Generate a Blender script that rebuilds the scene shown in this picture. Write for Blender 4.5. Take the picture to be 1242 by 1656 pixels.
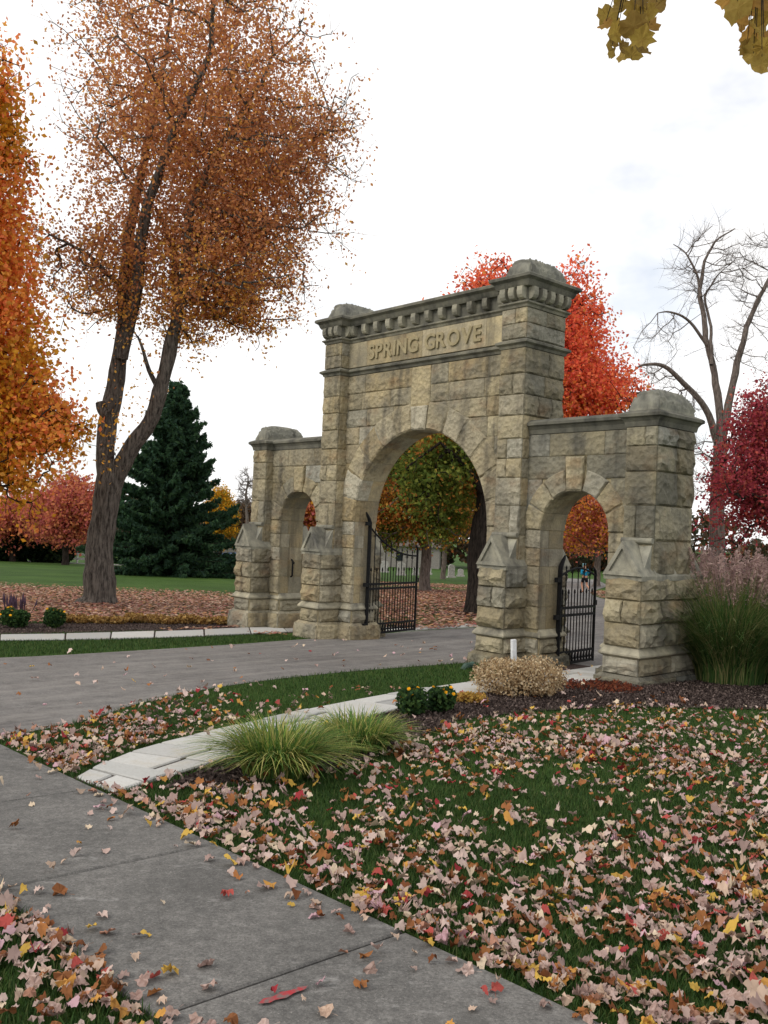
import bpy, bmesh, math, random
import numpy as np
from mathutils import Vector, Matrix, Euler, noise

for o in list(bpy.data.objects): bpy.data.objects.remove(o)
SC = bpy.context.scene
COL = SC.collection
R = math.radians

# ------------------------------------------------------------------ camera
PITCH, ROLL, FPX = 0.0165, 0.041, 1458.54
cam_d = bpy.data.cameras.new('camera'); cam = bpy.data.objects.new('camera', cam_d); COL.objects.link(cam)
cam_d.sensor_fit = 'VERTICAL'; cam_d.sensor_height = 36.0; cam_d.lens = 36.0 * FPX / 1656
cam_d.clip_start = 0.05; cam_d.clip_end = 2000
cam.location = (0, 0, 1.6)
cam.rotation_euler = (Matrix.Rotation(math.pi / 2 + PITCH, 3, 'X') @ Matrix.Rotation(ROLL, 3, 'Z')).to_euler()
SC.camera = cam

# ------------------------------------------------------------------ sky, sun, exposure
SUN_EL, SUN_AZ = 38.0, -118.0          # azimuth from +Y, clockwise positive: behind the camera, to its left
world = bpy.data.worlds.new('World'); SC.world = world; world.use_nodes = True
wn, wl = world.node_tree.nodes, world.node_tree.links
wn.clear()
w_out = wn.new('ShaderNodeOutputWorld')
sky = wn.new('ShaderNodeTexSky'); sky.sky_type = 'NISHITA'; sky.sun_disc = False
sky.sun_elevation = R(SUN_EL); sky.sun_rotation = R(SUN_AZ)
b_sky = wn.new('ShaderNodeBackground'); b_sky.inputs['Strength'].default_value = 0.15
b_cl = wn.new('ShaderNodeBackground'); b_cl.inputs['Color'].default_value = (1.0, 0.99, 0.985, 1); b_cl.inputs['Strength'].default_value = 1.2
tc = wn.new('ShaderNodeTexCoord'); mp = wn.new('ShaderNodeMapping'); mp.inputs['Scale'].default_value = (1.0, 1.0, 1.7)
mp.inputs['Location'].default_value = (0.35, 0.1, 0.2)
nz = wn.new('ShaderNodeTexNoise'); nz.inputs['Scale'].default_value = 2.3; nz.inputs['Detail'].default_value = 6; nz.inputs['Roughness'].default_value = 0.55
rp = wn.new('ShaderNodeValToRGB'); rp.color_ramp.elements[0].position = 0.30; rp.color_ramp.elements[1].position = 0.46; rp.color_ramp.elements[0].color = (.38, .38, .38, 1)
mx = wn.new('ShaderNodeMixShader')
wl.new(tc.outputs['Generated'], mp.inputs['Vector']); wl.new(mp.outputs['Vector'], nz.inputs['Vector'])
wl.new(nz.outputs['Fac'], rp.inputs['Fac']); wl.new(rp.outputs['Color'], mx.inputs['Fac'])
wl.new(sky.outputs['Color'], b_sky.inputs['Color'])
wl.new(b_sky.outputs[0], mx.inputs[1]); wl.new(b_cl.outputs[0], mx.inputs[2]); wl.new(mx.outputs[0], w_out.inputs['Surface'])
sun_d = bpy.data.lights.new('sun', 'SUN'); sun_d.energy = 1.35; sun_d.angle = R(22); sun_d.color = (1.0, 0.93, 0.82)
sun = bpy.data.objects.new('sun', sun_d); COL.objects.link(sun)
sdir = Vector((math.sin(R(SUN_AZ)) * math.cos(R(SUN_EL)), math.cos(R(SUN_AZ)) * math.cos(R(SUN_EL)), math.sin(R(SUN_EL))))
sun.rotation_euler = sdir.to_track_quat('Z', 'Y').to_euler(); sun.location = (-20, -10, 30)
SC.view_settings.view_transform = 'Standard'; SC.view_settings.look = 'None'
SC.view_settings.gamma = 1; SC.view_settings.exposure = 0.0; SC.view_settings.use_curve_mapping = False
SC.cycles.max_bounces = 6; SC.cycles.transparent_max_bounces = 6

# ------------------------------------------------------------------ frames of reference
TH, S_, K1 = 0.8358, 1.391, 0.0425
GO = Vector((0.4569 * S_, 12.5993 * S_, 1.6 - 1.6 * S_))              # gateway origin: centre of the drive, front of the wall
GU = Vector((math.cos(TH), -math.sin(TH), 0)); GW = Vector((math.sin(TH), math.cos(TH), 0))
def gz(y):                                                             # the ground falls away from the camera
    if y < 17: return -K1 * y
    if y < 130: return -K1 * 17 - 0.0325 * (y - 17)
    return -K1 * 17 - 0.0325 * 113
def gzv(y):
    return np.where(y < 17, -K1 * y, -K1 * 17 - 0.0325 * (np.minimum(y, 130) - 17))
def at(px, py, Y):                                                     # a direction in the photograph taken to a real distance Y
    a, b = px - 621, py - 828
    x = a * math.cos(ROLL) + b * math.sin(ROLL); y = -a * math.sin(ROLL) + b * math.cos(ROLL)
    vx, vy, vz = x / FPX, 1.0, -y / FPX
    dy = vy * math.cos(PITCH) - vz * math.sin(PITCH); dz = vy * math.sin(PITCH) + vz * math.cos(PITCH)
    t = Y / dy
    return Vector((vx * t, Y, 1.6 + dz * t))
rng = np.random.default_rng(11)
random.seed(11)

# ------------------------------------------------------------------ material helpers
def lin(r, g, b):
    f = lambda c: (c / 255 / 12.92) if c / 255 <= .04045 else ((c / 255 + .055) / 1.055) ** 2.4
    return (f(r), f(g), f(b), 1)
class NT:
    def __init__(s, name, rough=0.85, spec=0.25):
        s.m = bpy.data.materials.new(name); s.m.use_nodes = True
        s.n, s.l = s.m.node_tree.nodes, s.m.node_tree.links
        s.b = s.n['Principled BSDF']; s.b.inputs['Roughness'].default_value = rough
        s.b.inputs['Specular IOR Level'].default_value = spec
        s.pos = s.n.new('ShaderNodeNewGeometry').outputs['Position']
    def noise(s, scale, detail=4, rough=.55, stretch=None, vec=None):
        t = s.n.new('ShaderNodeTexNoise'); t.inputs['Scale'].default_value = scale; t.inputs['Detail'].default_value = detail; t.inputs['Roughness'].default_value = rough
        v = vec or s.pos
        if stretch:
            m = s.n.new('ShaderNodeMapping'); m.inputs['Scale'].default_value = stretch; s.l.new(v, m.inputs['Vector']); v = m.outputs[0]
        s.l.new(v, t.inputs['Vector']); return t.outputs['Fac']
    def streak(s, scale, st, rot):
        m0 = s.n.new('ShaderNodeMapping'); m0.inputs['Rotation'].default_value = (0, 0, rot); s.l.new(s.pos, m0.inputs['Vector'])
        return s.noise(scale, 8, .72, stretch=st, vec=m0.outputs[0])
    def vor(s, scale, stretch=None, feature='F1'):
        t = s.n.new('ShaderNodeTexVoronoi'); t.feature = feature; t.inputs['Scale'].default_value = scale
        v = s.pos
        if stretch:
            m = s.n.new('ShaderNodeMapping'); m.inputs['Scale'].default_value = stretch; s.l.new(v, m.inputs['Vector']); v = m.outputs[0]
        s.l.new(v, t.inputs['Vector']); return t
    def ramp(s, fac, stops):
        r = s.n.new('ShaderNodeValToRGB'); e = r.color_ramp.elements
        while len(e) < len(stops): e.new(0.5)
        for q, (p, c) in zip(e, stops): q.position = p; q.color = c if len(c) == 4 else (*c, 1)
        s.l.new(fac, r.inputs['Fac']); return r.outputs['Color']
    def mix(s, fac, a, b, mode='MIX'):
        m = s.n.new('ShaderNodeMix'); m.data_type = 'RGBA'; m.blend_type = mode
        for sock, v in ((m.inputs['Factor'], fac), (m.inputs['A'], a), (m.inputs['B'], b)):
            if isinstance(v, (int, float)): sock.default_value = v
            elif isinstance(v, tuple): sock.default_value = v if len(v) == 4 else (*v, 1)
            else: s.l.new(v, sock)
        return m.outputs['Result']
    def math(s, op, a, b=0.0):
        m = s.n.new('ShaderNodeMath'); m.operation = op
        for sock, v in ((m.inputs[0], a), (m.inputs[1], b)):
            if isinstance(v, (int, float)): sock.default_value = v
            else: s.l.new(v, sock)
        return m.outputs[0]
    def bump(s, h, dist, strength=1.0, prev=None):
        b = s.n.new('ShaderNodeBump'); b.inputs['Distance'].default_value = dist; b.inputs['Strength'].default_value = strength
        s.l.new(h, b.inputs['Height'])
        if prev is not None: s.l.new(prev, b.inputs['Normal'])
        s.l.new(b.outputs[0], s.b.inputs['Normal']); return b.outputs[0]
    def col(s, c):
        if isinstance(c, tuple): s.b.inputs['Base Color'].default_value = c
        else: s.l.new(c, s.b.inputs['Base Color'])
        return s
    def obj_random(s): return s.n.new('ShaderNodeObjectInfo').outputs['Random']
    def obj_color(s): return s.n.new('ShaderNodeObjectInfo').outputs['Color']
    def attr(s, name):
        a = s.n.new('ShaderNodeAttribute'); a.attribute_name = name; return a.outputs['Color']
    def leafy(s, color, trans=0.35):                                  # thin leaf: light goes through
        d = s.n.new('ShaderNodeBsdfTranslucent'); m = s.n.new('ShaderNodeMixShader'); m.inputs[0].default_value = trans
        s.col(color)
        if isinstance(color, tuple): d.inputs['Color'].default_value = color
        else: s.l.new(color, d.inputs['Color'])
        s.l.new(s.b.outputs[0], m.inputs[1]); s.l.new(d.outputs[0], m.inputs[2])
        s.l.new(m.outputs[0], s.n['Material Output'].inputs['Surface']); return s
M = {}
def simple(name, c, rough=.8, spec=.25, var=.25, scale=8):
    t = NT(name, rough, spec); n = t.noise(scale, 5)
    d = tuple(v * (1 - var) for v in c[:3]) + (1,); u = tuple(min(1, v * (1 + var)) for v in c[:3]) + (1,)
    t.col(t.ramp(n, [(.3, d), (.7, u)])); M[name] = t.m; return t.m

def stone_mat(name, smooth=False):
    t = NT(name, .9, .15)
    rnd = t.obj_random()
    base = t.ramp(rnd, [(0, lin(170, 153, 118)), (.14, lin(190, 175, 140)), (.28, lin(172, 164, 142)), (.42, lin(198, 183, 147)), (.56, lin(156, 148, 126)), (.7, lin(182, 165, 128)), (.85, lin(180, 175, 158)), (1, lin(166, 148, 112))])
    big = t.noise(2.2, 5, .6)
    c = t.mix(t.math('MULTIPLY', t.ramp(big, [(.45, (0, 0, 0)), (.72, (1, 1, 1))]), .75), base, lin(138, 132, 116))
    fine = t.noise(26, 6, .7)
    c = t.mix(t.math('MULTIPLY', t.ramp(fine, [(.34, (1, 1, 1)), (.55, (0, 0, 0))]), .32), c, lin(110, 96, 72))
    # rain streaks and soot, stretched down the wall
    st = t.noise(1.0, 5, .6, stretch=(3.2, 3.2, .55))
    c = t.mix(t.math('MULTIPLY', t.ramp(st, [(.50, (0, 0, 0)), (.70, (1, 1, 1))]), .7), c, lin(74, 70, 64))
    # iron-brown staining
    br = t.noise(1.6, 4, .5, stretch=(1, 1, 1.6))
    c = t.mix(t.math('MULTIPLY', t.ramp(br, [(.56, (0, 0, 0)), (.72, (1, 1, 1))]), .35), c, lin(150, 104, 56))
    c = t.mix(t.math('MULTIPLY', t.ramp(t.noise(.8, 6, .7, stretch=(1, 1, 1.3)), [(.46, (0, 0, 0)), (.66, (1, 1, 1))]), .5), c, lin(104, 102, 94))
    c = t.mix(1.0, c, t.obj_color(), 'MULTIPLY')
    t.col(c)
    vv = t.vor(11 if not smooth else 20).outputs['Distance']
    b = t.bump(t.math('ADD', t.math('MULTIPLY', vv, .8), t.noise(7 if not smooth else 22, 8, .68)), .042 if not smooth else .008, .9)
    b = t.bump(t.noise(60, 4, .6), .003, .6, b)
    M[name] = t.m; return t.m
stone_mat('rock_face'); stone_mat('dressed_stone', True)
t = NT('mortar', .95, .1); t.col(t.ramp(t.noise(14, 5), [(.3, lin(136, 126, 100)), (.7, lin(176, 164, 134))])); t.bump(t.noise(40, 4), .006); M['mortar'] = t.m
t = NT('trim_stone', .9, .15)
c = t.ramp(t.noise(3, 6, .65), [(.3, lin(112, 110, 102)), (.55, lin(152, 148, 132)), (.75, lin(178, 172, 150))])
c = t.mix(t.math('MULTIPLY', t.ramp(t.noise(1.3, 5, .6, stretch=(2, 2, .8)), [(.5, (0, 0, 0)), (.68, (1, 1, 1))]), .7), c, lin(58, 57, 56))
c = t.mix(1.0, c, t.obj_color(), 'MULTIPLY'); t.col(c); t.bump(t.noise(30, 6, .65), .008); M['trim_stone'] = t.m
t = NT('iron', .65, .2); t.col(t.ramp(t.noise(20, 3), [(.3, (.004, .004, .0045)), (.7, (.009, .009, .01))])); M['iron'] = t.m
t = NT('asphalt', .9, .2)
c = t.mix(.5, t.ramp(t.noise(18, 10, .85), [(.38, lin(72, 70, 70)), (.62, lin(140, 136, 133))]), t.ramp(t.noise(1.1, 10, .8, stretch=(1, .6, 1)), [(.36, lin(92, 90, 88)), (.66, lin(124, 121, 118))]))
c = t.mix(t.math('MULTIPLY', t.ramp(t.noise(45, 7, .8), [(.48, (0, 0, 0)), (.66, (1, 1, 1))]), .6), c, lin(158, 154, 150))
c = t.mix(t.math('MULTIPLY', t.ramp(t.noise(30, 7, .8), [(.36, (1, 1, 1)), (.5, (0, 0, 0))]), .5), c, lin(62, 60, 60))
c = t.mix(t.math('MULTIPLY', t.ramp(t.noise(.45, 6, .65), [(.52, (0, 0, 0)), (.66, (1, 1, 1))]), .45), c, lin(78, 74, 73))
c = t.mix(t.math('MULTIPLY', t.ramp(t.streak(1.5, (2.4, .22, 1), .67), [(.44, (0, 0, 0)), (.6, (1, 1, 1))]), .5), c, lin(142, 138, 133))
c = t.mix(t.math('MULTIPLY', t.ramp(t.noise(4.5, 10, .85), [(.5, (0, 0, 0)), (.62, (1, 1, 1))]), .5), c, lin(70, 67, 66))
t.col(c); t.bump(t.noise(120, 4, .7), .006); M['asphalt'] = t.m
t = NT('concrete', .9, .2)
c = t.mix(.5, t.ramp(t.noise(16, 10, .85), [(.38, lin(70, 69, 68)), (.5, lin(108, 106, 103)), (.64, lin(146, 143, 139))]), t.ramp(t.noise(1.6, 10, .78), [(.34, lin(88, 87, 85)), (.5, lin(112, 110, 107)), (.66, lin(134, 131, 127))]))
c = t.mix(t.math('MULTIPLY', t.ramp(t.noise(75, 6, .8), [(.40, (1, 1, 1)), (.56, (0, 0, 0))]), .6), c, lin(66, 65, 64))
c = t.mix(t.math('MULTIPLY', t.ramp(t.noise(.9, 8, .7), [(.5, (0, 0, 0)), (.64, (1, 1, 1))]), .55), c, lin(76, 75, 73))
c = t.mix(t.math('MULTIPLY', t.ramp(t.noise(120, 3, .7), [(.6, (0, 0, 0)), (.72, (1, 1, 1))]), .55), c, lin(172, 168, 162))
c = t.mix(t.math('MULTIPLY', t.ramp(t.noise(3.1, 9, .78, stretch=(1, 2, 1)), [(.58, (0, 0, 0)), (.70, (1, 1, 1))]), .55), c, lin(168, 166, 163))
t.col(c); t.bump(t.noise(260, 4, .7), .002, .7); M['concrete'] = t.m
t = NT('flagstone', .85, .2)
c = t.ramp(t.obj_random(), [(0, lin(168, 168, 165)), (.5, lin(192, 191, 187)), (1, lin(150, 150, 148))])
c = t.mix(t.math('MULTIPLY', t.ramp(t.noise(3, 6, .65), [(.52, (0, 0, 0)), (.72, (1, 1, 1))]), .5), c, lin(172, 160, 138))
c = t.mix(t.math('MULTIPLY', t.ramp(t.noise(45, 4), [(.5, (0, 0, 0)), (.7, (1, 1, 1))]), .3), c, lin(140, 136, 128))
t.col(c); t.bump(t.noise(25, 5), .006); M['flagstone'] = t.m
t = NT('red_paint', .8, .2); t.col(t.ramp(t.noise(30, 4), [(.4, lin(112, 92, 90)), (.6, lin(160, 52, 58))])); M['red_paint'] = t.m
t = NT('mulch', .95, .1); t.col(t.ramp(t.noise(45, 6, .7), [(.3, lin(38, 31, 29)), (.5, lin(64, 53, 50)), (.72, lin(96, 82, 77))])); t.bump(t.noise(60, 5, .7), .02); M['mulch'] = t.m
t = NT('lawn', .9, .1)
c = t.ramp(t.noise(.35, 5, .6), [(.3, lin(56, 80, 34)), (.55, lin(70, 98, 42)), (.75, lin(86, 112, 52))])
c = t.mix(t.ramp(t.noise(60, 5, .7), [(.35, (0, 0, 0)), (.65, (1, 1, 1))]), t.mix(.55, c, lin(26, 40, 16)), c)
t.col(c); t.bump(t.noise(70, 4, .7), .02); M['lawn'] = t.m
t = NT('grass_blade', .7, .2); t.leafy(t.attr('Col'), .3); M['grass_blade'] = t.m
t = NT('leaf', .75, .15); t.leafy(t.attr('Col'), .5); M['leaf'] = t.m
t = NT('fallen_leaf', .8, .15)
c = t.mix(t.math('MULTIPLY', t.ramp(t.noise(55, 4), [(.4, (0, 0, 0)), (.65, (1, 1, 1))]), .45), t.obj_color(), lin(112, 76, 56)); t.leafy(c, .12); M['fallen_leaf'] = t.m
t = NT('litter_leaf', .8, .15); t.leafy(t.attr('Col'), .12); M['litter_leaf'] = t.m
def bark(name, a, b, sc=7):
    t = NT(name, .95, .1)
    v = t.noise(sc, 7, .7, stretch=(2.4, 2.4, .4))
    t.col(t.ramp(v, [(.36, a), (.62, b)])); t.bump(v, .14); M[name] = t.m
bark('bark', lin(52, 48, 46), lin(132, 124, 116)); bark('dark_bark', lin(30, 27, 25), lin(74, 66, 60)); bark('grey_bark', lin(78, 70, 66), lin(142, 130, 122))
simple('white_paint', lin(225, 226, 228), .5); simple('grave_stone', lin(168, 166, 162), .8, .2, .3); simple('skin', lin(196, 146, 120), .6)
simple('blue_cloth', lin(20, 130, 168), .8); simple('black_cloth', lin(24, 24, 28), .8); simple('pale_cap', lin(150, 205, 220), .7)
simple('car_paint', lin(70, 100, 140), .3, .5, .1); simple('glass_dark', lin(30, 34, 40), .15, .5, .1); simple('rubber', lin(22, 22, 22), .8); simple('wood_white', lin(215, 214, 208), .7)
simple('straw', lin(120, 112, 72), .8); simple('roof_grey', lin(96, 88, 82), .9); simple('house_wall', lin(132, 128, 122), .9); simple('pipe_green', lin(64, 84, 74), .5)
t = NT('headlight', .2); t.b.inputs['Base Color'].default_value = (1, 1, 1, 1); t.b.inputs['Emission Color'].default_value = (1, .96, .88, 1); t.b.inputs['Emission Strength'].default_value = 6; M['headlight'] = t.m

# ------------------------------------------------------------------ object helpers
def link(name, mesh, mat=None, parent=None):
    o = bpy.data.objects.new(name, mesh); COL.objects.link(o)
    if mat and mesh is not None and not mesh.materials: mesh.materials.append(M[mat])
    if parent is not None: o.parent = parent
    return o
def pydata(name, v, f, mat=None, parent=None, smooth=False):
    me = bpy.data.meshes.new(name); me.from_pydata([tuple(p) for p in v], [], f); me.update()
    if smooth: me.polygons.foreach_set('use_smooth', [True] * len(me.polygons))
    return link(name, me, mat, parent)
def npmesh(name, verts, faces, mat, parent=None, colors=None, smooth=False):
    """verts (n,3), faces (m,k) all the same k; colors per face (m,3) linear."""
    verts = np.asarray(verts, np.float32); faces = np.asarray(faces, np.int32); m, k = faces.shape
    me = bpy.data.meshes.new(name)
    me.vertices.add(len(verts)); me.vertices.foreach_set('co', verts.ravel())
    me.loops.add(m * k); me.loops.foreach_set('vertex_index', faces.ravel())
    me.polygons.add(m); me.polygons.foreach_set('loop_start', np.arange(0, m * k, k, dtype=np.int32))
    if smooth: me.polygons.foreach_set('use_smooth', np.ones(m, bool))
    me.update(calc_edges=True)
    if colors is not None:
        a = me.color_attributes.new('Col', 'FLOAT_COLOR', 'CORNER')
        c = np.ones((m, k, 4), np.float32); c[:, :, :3] = np.asarray(colors, np.float32)[:, None, :]
        a.data.foreach_set('color', c.ravel())
    return link(name, me, mat, parent)
def empty(name, loc=(0, 0, 0), rz=0, parent=None):
    o = bpy.data.objects.new(name, None); COL.objects.link(o); o.location = loc; o.rotation_euler = (0, 0, rz); o.empty_display_size = .2
    if parent is not None: o.parent = parent
    return o
def tag(o, label=None, cat=None, group=None, kind=None):
    if label: o['label'] = label
    if cat: o['category'] = cat
    if group: o['group'] = group
    if kind: o['kind'] = kind
    return o
def bm_link(name, bm, mat, parent=None, smooth=False):
    me = bpy.data.meshes.new(name); bmesh.ops.recalc_face_normals(bm, faces=bm.faces); bm.to_mesh(me); bm.free()
    if smooth: me.polygons.foreach_set('use_smooth', [True] * len(me.polygons))
    return link(name, me, mat, parent)
def add_box(bm, x0, x1, y0, y1, z0, z1):
    v = [bm.verts.new(p) for p in ((x0, y0, z0), (x1, y0, z0), (x1, y1, z0), (x0, y1, z0), (x0, y0, z1), (x1, y0, z1), (x1, y1, z1), (x0, y1, z1))]
    for f in ((0, 3, 2, 1), (4, 5, 6, 7), (0, 1, 5, 4), (1, 2, 6, 5), (2, 3, 7, 6), (3, 0, 4, 7)): bm.faces.new([v[i] for i in f])
def tube_arrays(pts, rad, n=6):
    pts = [Vector(p) for p in pts]; V = []; F = []
    for i, p in enumerate(pts):
        d = (pts[min(i + 1, len(pts) - 1)] - pts[max(i - 1, 0)])
        d = d.normalized() if d.length > 1e-9 else Vector((0, 0, 1))
        a = d.cross(Vector((.31, .95, .05)) if abs(d.x) < .9 else Vector((0, 1, .2))).normalized(); b = d.cross(a)
        for k in range(n):
            t = 2 * math.pi * k / n; V.append(p + (a * math.cos(t) + b * math.sin(t)) * rad[i])
    for i in range(len(pts) - 1):
        for k in range(n): F.append((i * n + k, i * n + (k + 1) % n, (i + 1) * n + (k + 1) % n, (i + 1) * n + k))
    return V, F
def add_tube(bm, pts, rad, n=6, cap=True):
    V, F = tube_arrays(pts, rad if hasattr(rad, '__len__') else [rad] * len(pts), n)
    vs = [bm.verts.new(v) for v in V]
    for f in F: bm.faces.new([vs[i] for i in f])
    if cap: bm.faces.new(vs[:n][::-1]); bm.faces.new(vs[-n:])
def in_poly(x, y, poly):
    inside = np.zeros(len(x), bool); n = len(poly)
    for i in range(n):
        (x1, y1), (x2, y2) = poly[i], poly[(i + 1) % n]
        if y1 == y2: continue
        c = ((y1 > y) != (y2 > y)) & (x < (x2 - x1) * (y - y1) / (y2 - y1) + x1); inside ^= c
    return inside
def sheet(name, poly, off, mat, parent=None, kind='structure'):
    """a polygon laid on the ground, `off` metres above it"""
    bm = bmesh.new(); bm.faces.new([bm.verts.new((x, y, 0)) for x, y in poly])
    for y in (17, 130):
        bmesh.ops.bisect_plane(bm, geom=bm.verts[:] + bm.edges[:] + bm.faces[:], plane_co=(0, y, 0), plane_no=(0, 1, 0))
    bmesh.ops.triangulate(bm, faces=bm.faces[:])
    for v in bm.verts: v.co.z = gz(v.co.y) + off
    for f in bm.faces:
        f.normal_update()
        if f.normal.z < 0: f.normal_flip()
    me = bpy.data.meshes.new(name); bm.to_mesh(me); bm.free(); o = link(name, me, mat, parent)
    if kind and parent is None: o['kind'] = kind
    return o
def smooth_line(pts, n=6):
    out = []
    P = [Vector((*p, 0)) if len(p) == 2 else Vector(p) for p in pts]
    for i in range(len(P) - 1):
        p0, p1, p2, p3 = P[max(i - 1, 0)], P[i], P[i + 1], P[min(i + 2, len(P) - 1)]
        for k in range(n):
            t = k / n; out.append(.5 * ((2 * p1) + (p2 - p0) * t + (2 * p0 - 5 * p1 + 4 * p2 - p3) * t * t + (3 * p1 - p0 - 3 * p2 + p3) * t ** 3))
    out.append(P[-1]); return out

# ================================================================== THE GROUND
ground = sheet('ground', [(-400, -30), (400, -30), (400, 500), (-400, 500)], 0, 'lawn')
SN, ST = np.array([.7317, .6816]), np.array([-.6816, .7317])           # across and along the sidewalk
def sw(n, t): return tuple(SN * n + ST * t)
W0, W1 = 1.61, 2.80
dn = smooth_line([(-9.5, 6.2), (-6.2, 6.6), (-3.6, 7.2), (-3.01, 8.07), (-2.74, 8.78), (-2.46, 10.06), (-1.68, 11.72), (-.46, 13.36), (.9, 14.75), (1.9, 15.7), (3.2, 17.0), (5.2, 19.0), (8.5, 26.0), (11.0, 40), (13.0, 56), (20, 80), (26, 110)], 5)
df = smooth_line([(22, 110), (16.5, 82), (10.2, 60), (7.5, 44), (5.6, 31), (3.6, 25.2), (2.0, 23.04), (.83, 21.67), (-.38, 19.95), (-1.66, 18.35), (-4.19, 14.95), (-5.58, 13.36), (-8, 11.6), (-11.5, 10.2), (-17, 9.6)], 5)
drive_poly = [(p.x, p.y) for p in dn] + [(p.x, p.y) for p in df] + [(-17, 5.4)]
drive = sheet('driveway', drive_poly, .006, 'asphalt')
street = sheet('far_road', [(-90, 70.5), (-18, 80.5), (-18, 84.5), (-90, 76)], .01, 'asphalt')
# the sidewalk: cast slabs 1.2 by 1.5 m with joints
walk = empty('sidewalk'); walk['kind'] = 'structure'
def slab(parent, corners, top, mat, thick=.1, name='slab', bev=.008):
    bm = bmesh.new(); n = len(corners)
    a = [bm.verts.new((x, y, gz(y) + top)) for x, y in corners]; b = [bm.verts.new((x, y, gz(y) + top - thick)) for x, y in corners]
    bm.faces.new(a); bm.faces.new(b[::-1])
    for i in range(n): bm.faces.new((a[i], b[i], b[(i + 1) % n], a[(i + 1) % n]))
    bmesh.ops.recalc_face_normals(bm, faces=bm.faces)
    if bev: bmesh.ops.bevel(bm, geom=[e for e in bm.edges if all(v in a for v in e.verts)], offset=bev, segments=1, affect='EDGES')
    return bm_link(name, bm, mat, parent)
JT = [-3.2, -1.7, -.22, 1.27, 2.77, 4.27, 5.74, 7.24, 8.7, 10.2]
for i in range(len(JT) - 1):
    g = .008
    slab(walk, [sw(W0, JT[i] + g), sw(W1, JT[i] + g), sw(W1, JT[i + 1] - g), sw(W0, JT[i + 1] - g)], .022 + random.uniform(-.003, .003), 'concrete', .1)
tag(sheet('sidewalk_bed', [sw(W0 + .01, -3.1), sw(W1 - .01, -3.1), sw(W1 - .01, 10.1), sw(W0 + .01, 10.1)], .004, 'mulch'))
# paint dash on a slab
pm = sheet('paint_mark', [sw(1.925, 2.615), sw(1.96, 2.595), sw(1.99, 2.60), sw(2.03, 2.588), sw(2.07, 2.60), sw(2.12, 2.598), sw(2.15, 2.615), sw(2.11, 2.628), sw(2.08, 2.624), sw(2.04, 2.636), sw(2.0, 2.626), sw(1.96, 2.634)], .031, 'red_paint', kind=None)
tag(pm, 'smeared red spray paint dash on the concrete walk', 'paint mark')
# flagstone walk to the small gate
pl = smooth_line([(-2.12, 6.41), (-1.98, 7.3), (-1.5, 8.35), (-.75, 9.75), (.24, 11.32), (1.36, 12.80), (2.5, 14.05), (3.3, 15.0), (4.3, 16.3)], 8)
pr = smooth_line([(-1.71, 6.01), (-1.24, 7.03), (-.69, 8.05), (-.08, 9.4), (.85, 10.95), (2.0, 12.3), (3.25, 13.45), (4.05, 14.4), (5.05, 15.6)], 8)
path = empty('flagstone_path'); path['kind'] = 'structure'
def flag_row(parent, L_, R_, i, step, ncut, top):
    a0, a1, b0, b1 = L_[i], L_[min(i + step, len(L_) - 1)], R_[i], R_[min(i + step, len(R_) - 1)]
    cuts = [0] + sorted(random.uniform(.25, .75) if ncut == 2 else .5 for _ in range(ncut - 1)) + [1]
    for j in range(len(cuts) - 1):
        s0, s1 = cuts[j] + .008, cuts[j + 1] - .008; sk = 0
        q = [a0.lerp(b0, s0), a0.lerp(b0, s1), a1.lerp(b1, s1 + (sk if j == 0 and ncut > 1 else 0)), a1.lerp(b1, s0 + (sk if j > 0 else 0))]
        c = sum(q, Vector()) / 4; q = [c + (p - c) * (1 - .024 / max((p - c).length, .1)) for p in q]
        slab(parent, [(p.x, p.y) for p in q], top + random.uniform(-.006, .006), 'flagstone', .07, 'flagstone', .01)
i = 0
while i < len(pl) - 2:
    st = random.choice((2, 3, 3, 4)); flag_row(path, pl, pr, i, st, random.choice((2, 2, 2, 1)), .028); i += st
sheet('path_bed', [(p.x, p.y) for p in pl] + [(p.x, p.y) for p in reversed(pr)], .008, 'mulch')
fl = smooth_line([(-12, 14.2), (-7.06, 16.85), (-4.65, 18.75), (-2.3, 21.3), (-1.6, 22.2)], 9)
fr = smooth_line([(-11.3, 13.2), (-6.61, 15.78), (-4.33, 17.46), (-2.0, 19.85), (-.9, 21.5)], 9)
fpath = empty('far_path'); fpath['kind'] = 'structure'
for i in range(0, len(fl) - 3, 3): flag_row(fpath, fl, fr, i, 3, 1, .03)
sheet('far_path_bed', [(p.x, p.y) for p in fl] + [(p.x, p.y) for p in reversed(fr)], .008, 'mulch')
kerb = empty('kerb_walk'); kerb['kind'] = 'structure'
kk = smooth_line([(-.35, 20.15), (.83, 21.85), (2.0, 23.2), (3.0, 24.4)], 3); kk2 = [p + Vector((-.55, .5, 0)) for p in kk]
for i in range(0, len(kk) - 1, 2): flag_row(kerb, kk2, kk, i, 2, 1, .03)
# trodden earth under the gateway
sheet('gateway_footing', [tuple((GO + GU * a + GW * b)[:2]) for a, b in ((1.75, -.72), (5.5, -.72), (5.5, 1.3), (1.75, 1.3))], .003, 'mulch')
sheet('inner_drive', [tuple((GO + GU * a + GW * b)[:2]) for a, b in ((1.9, 1.0), (5.5, 1.0), (7.5, 5.5), (1.9, 6.5))], .0045, 'asphalt')
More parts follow.
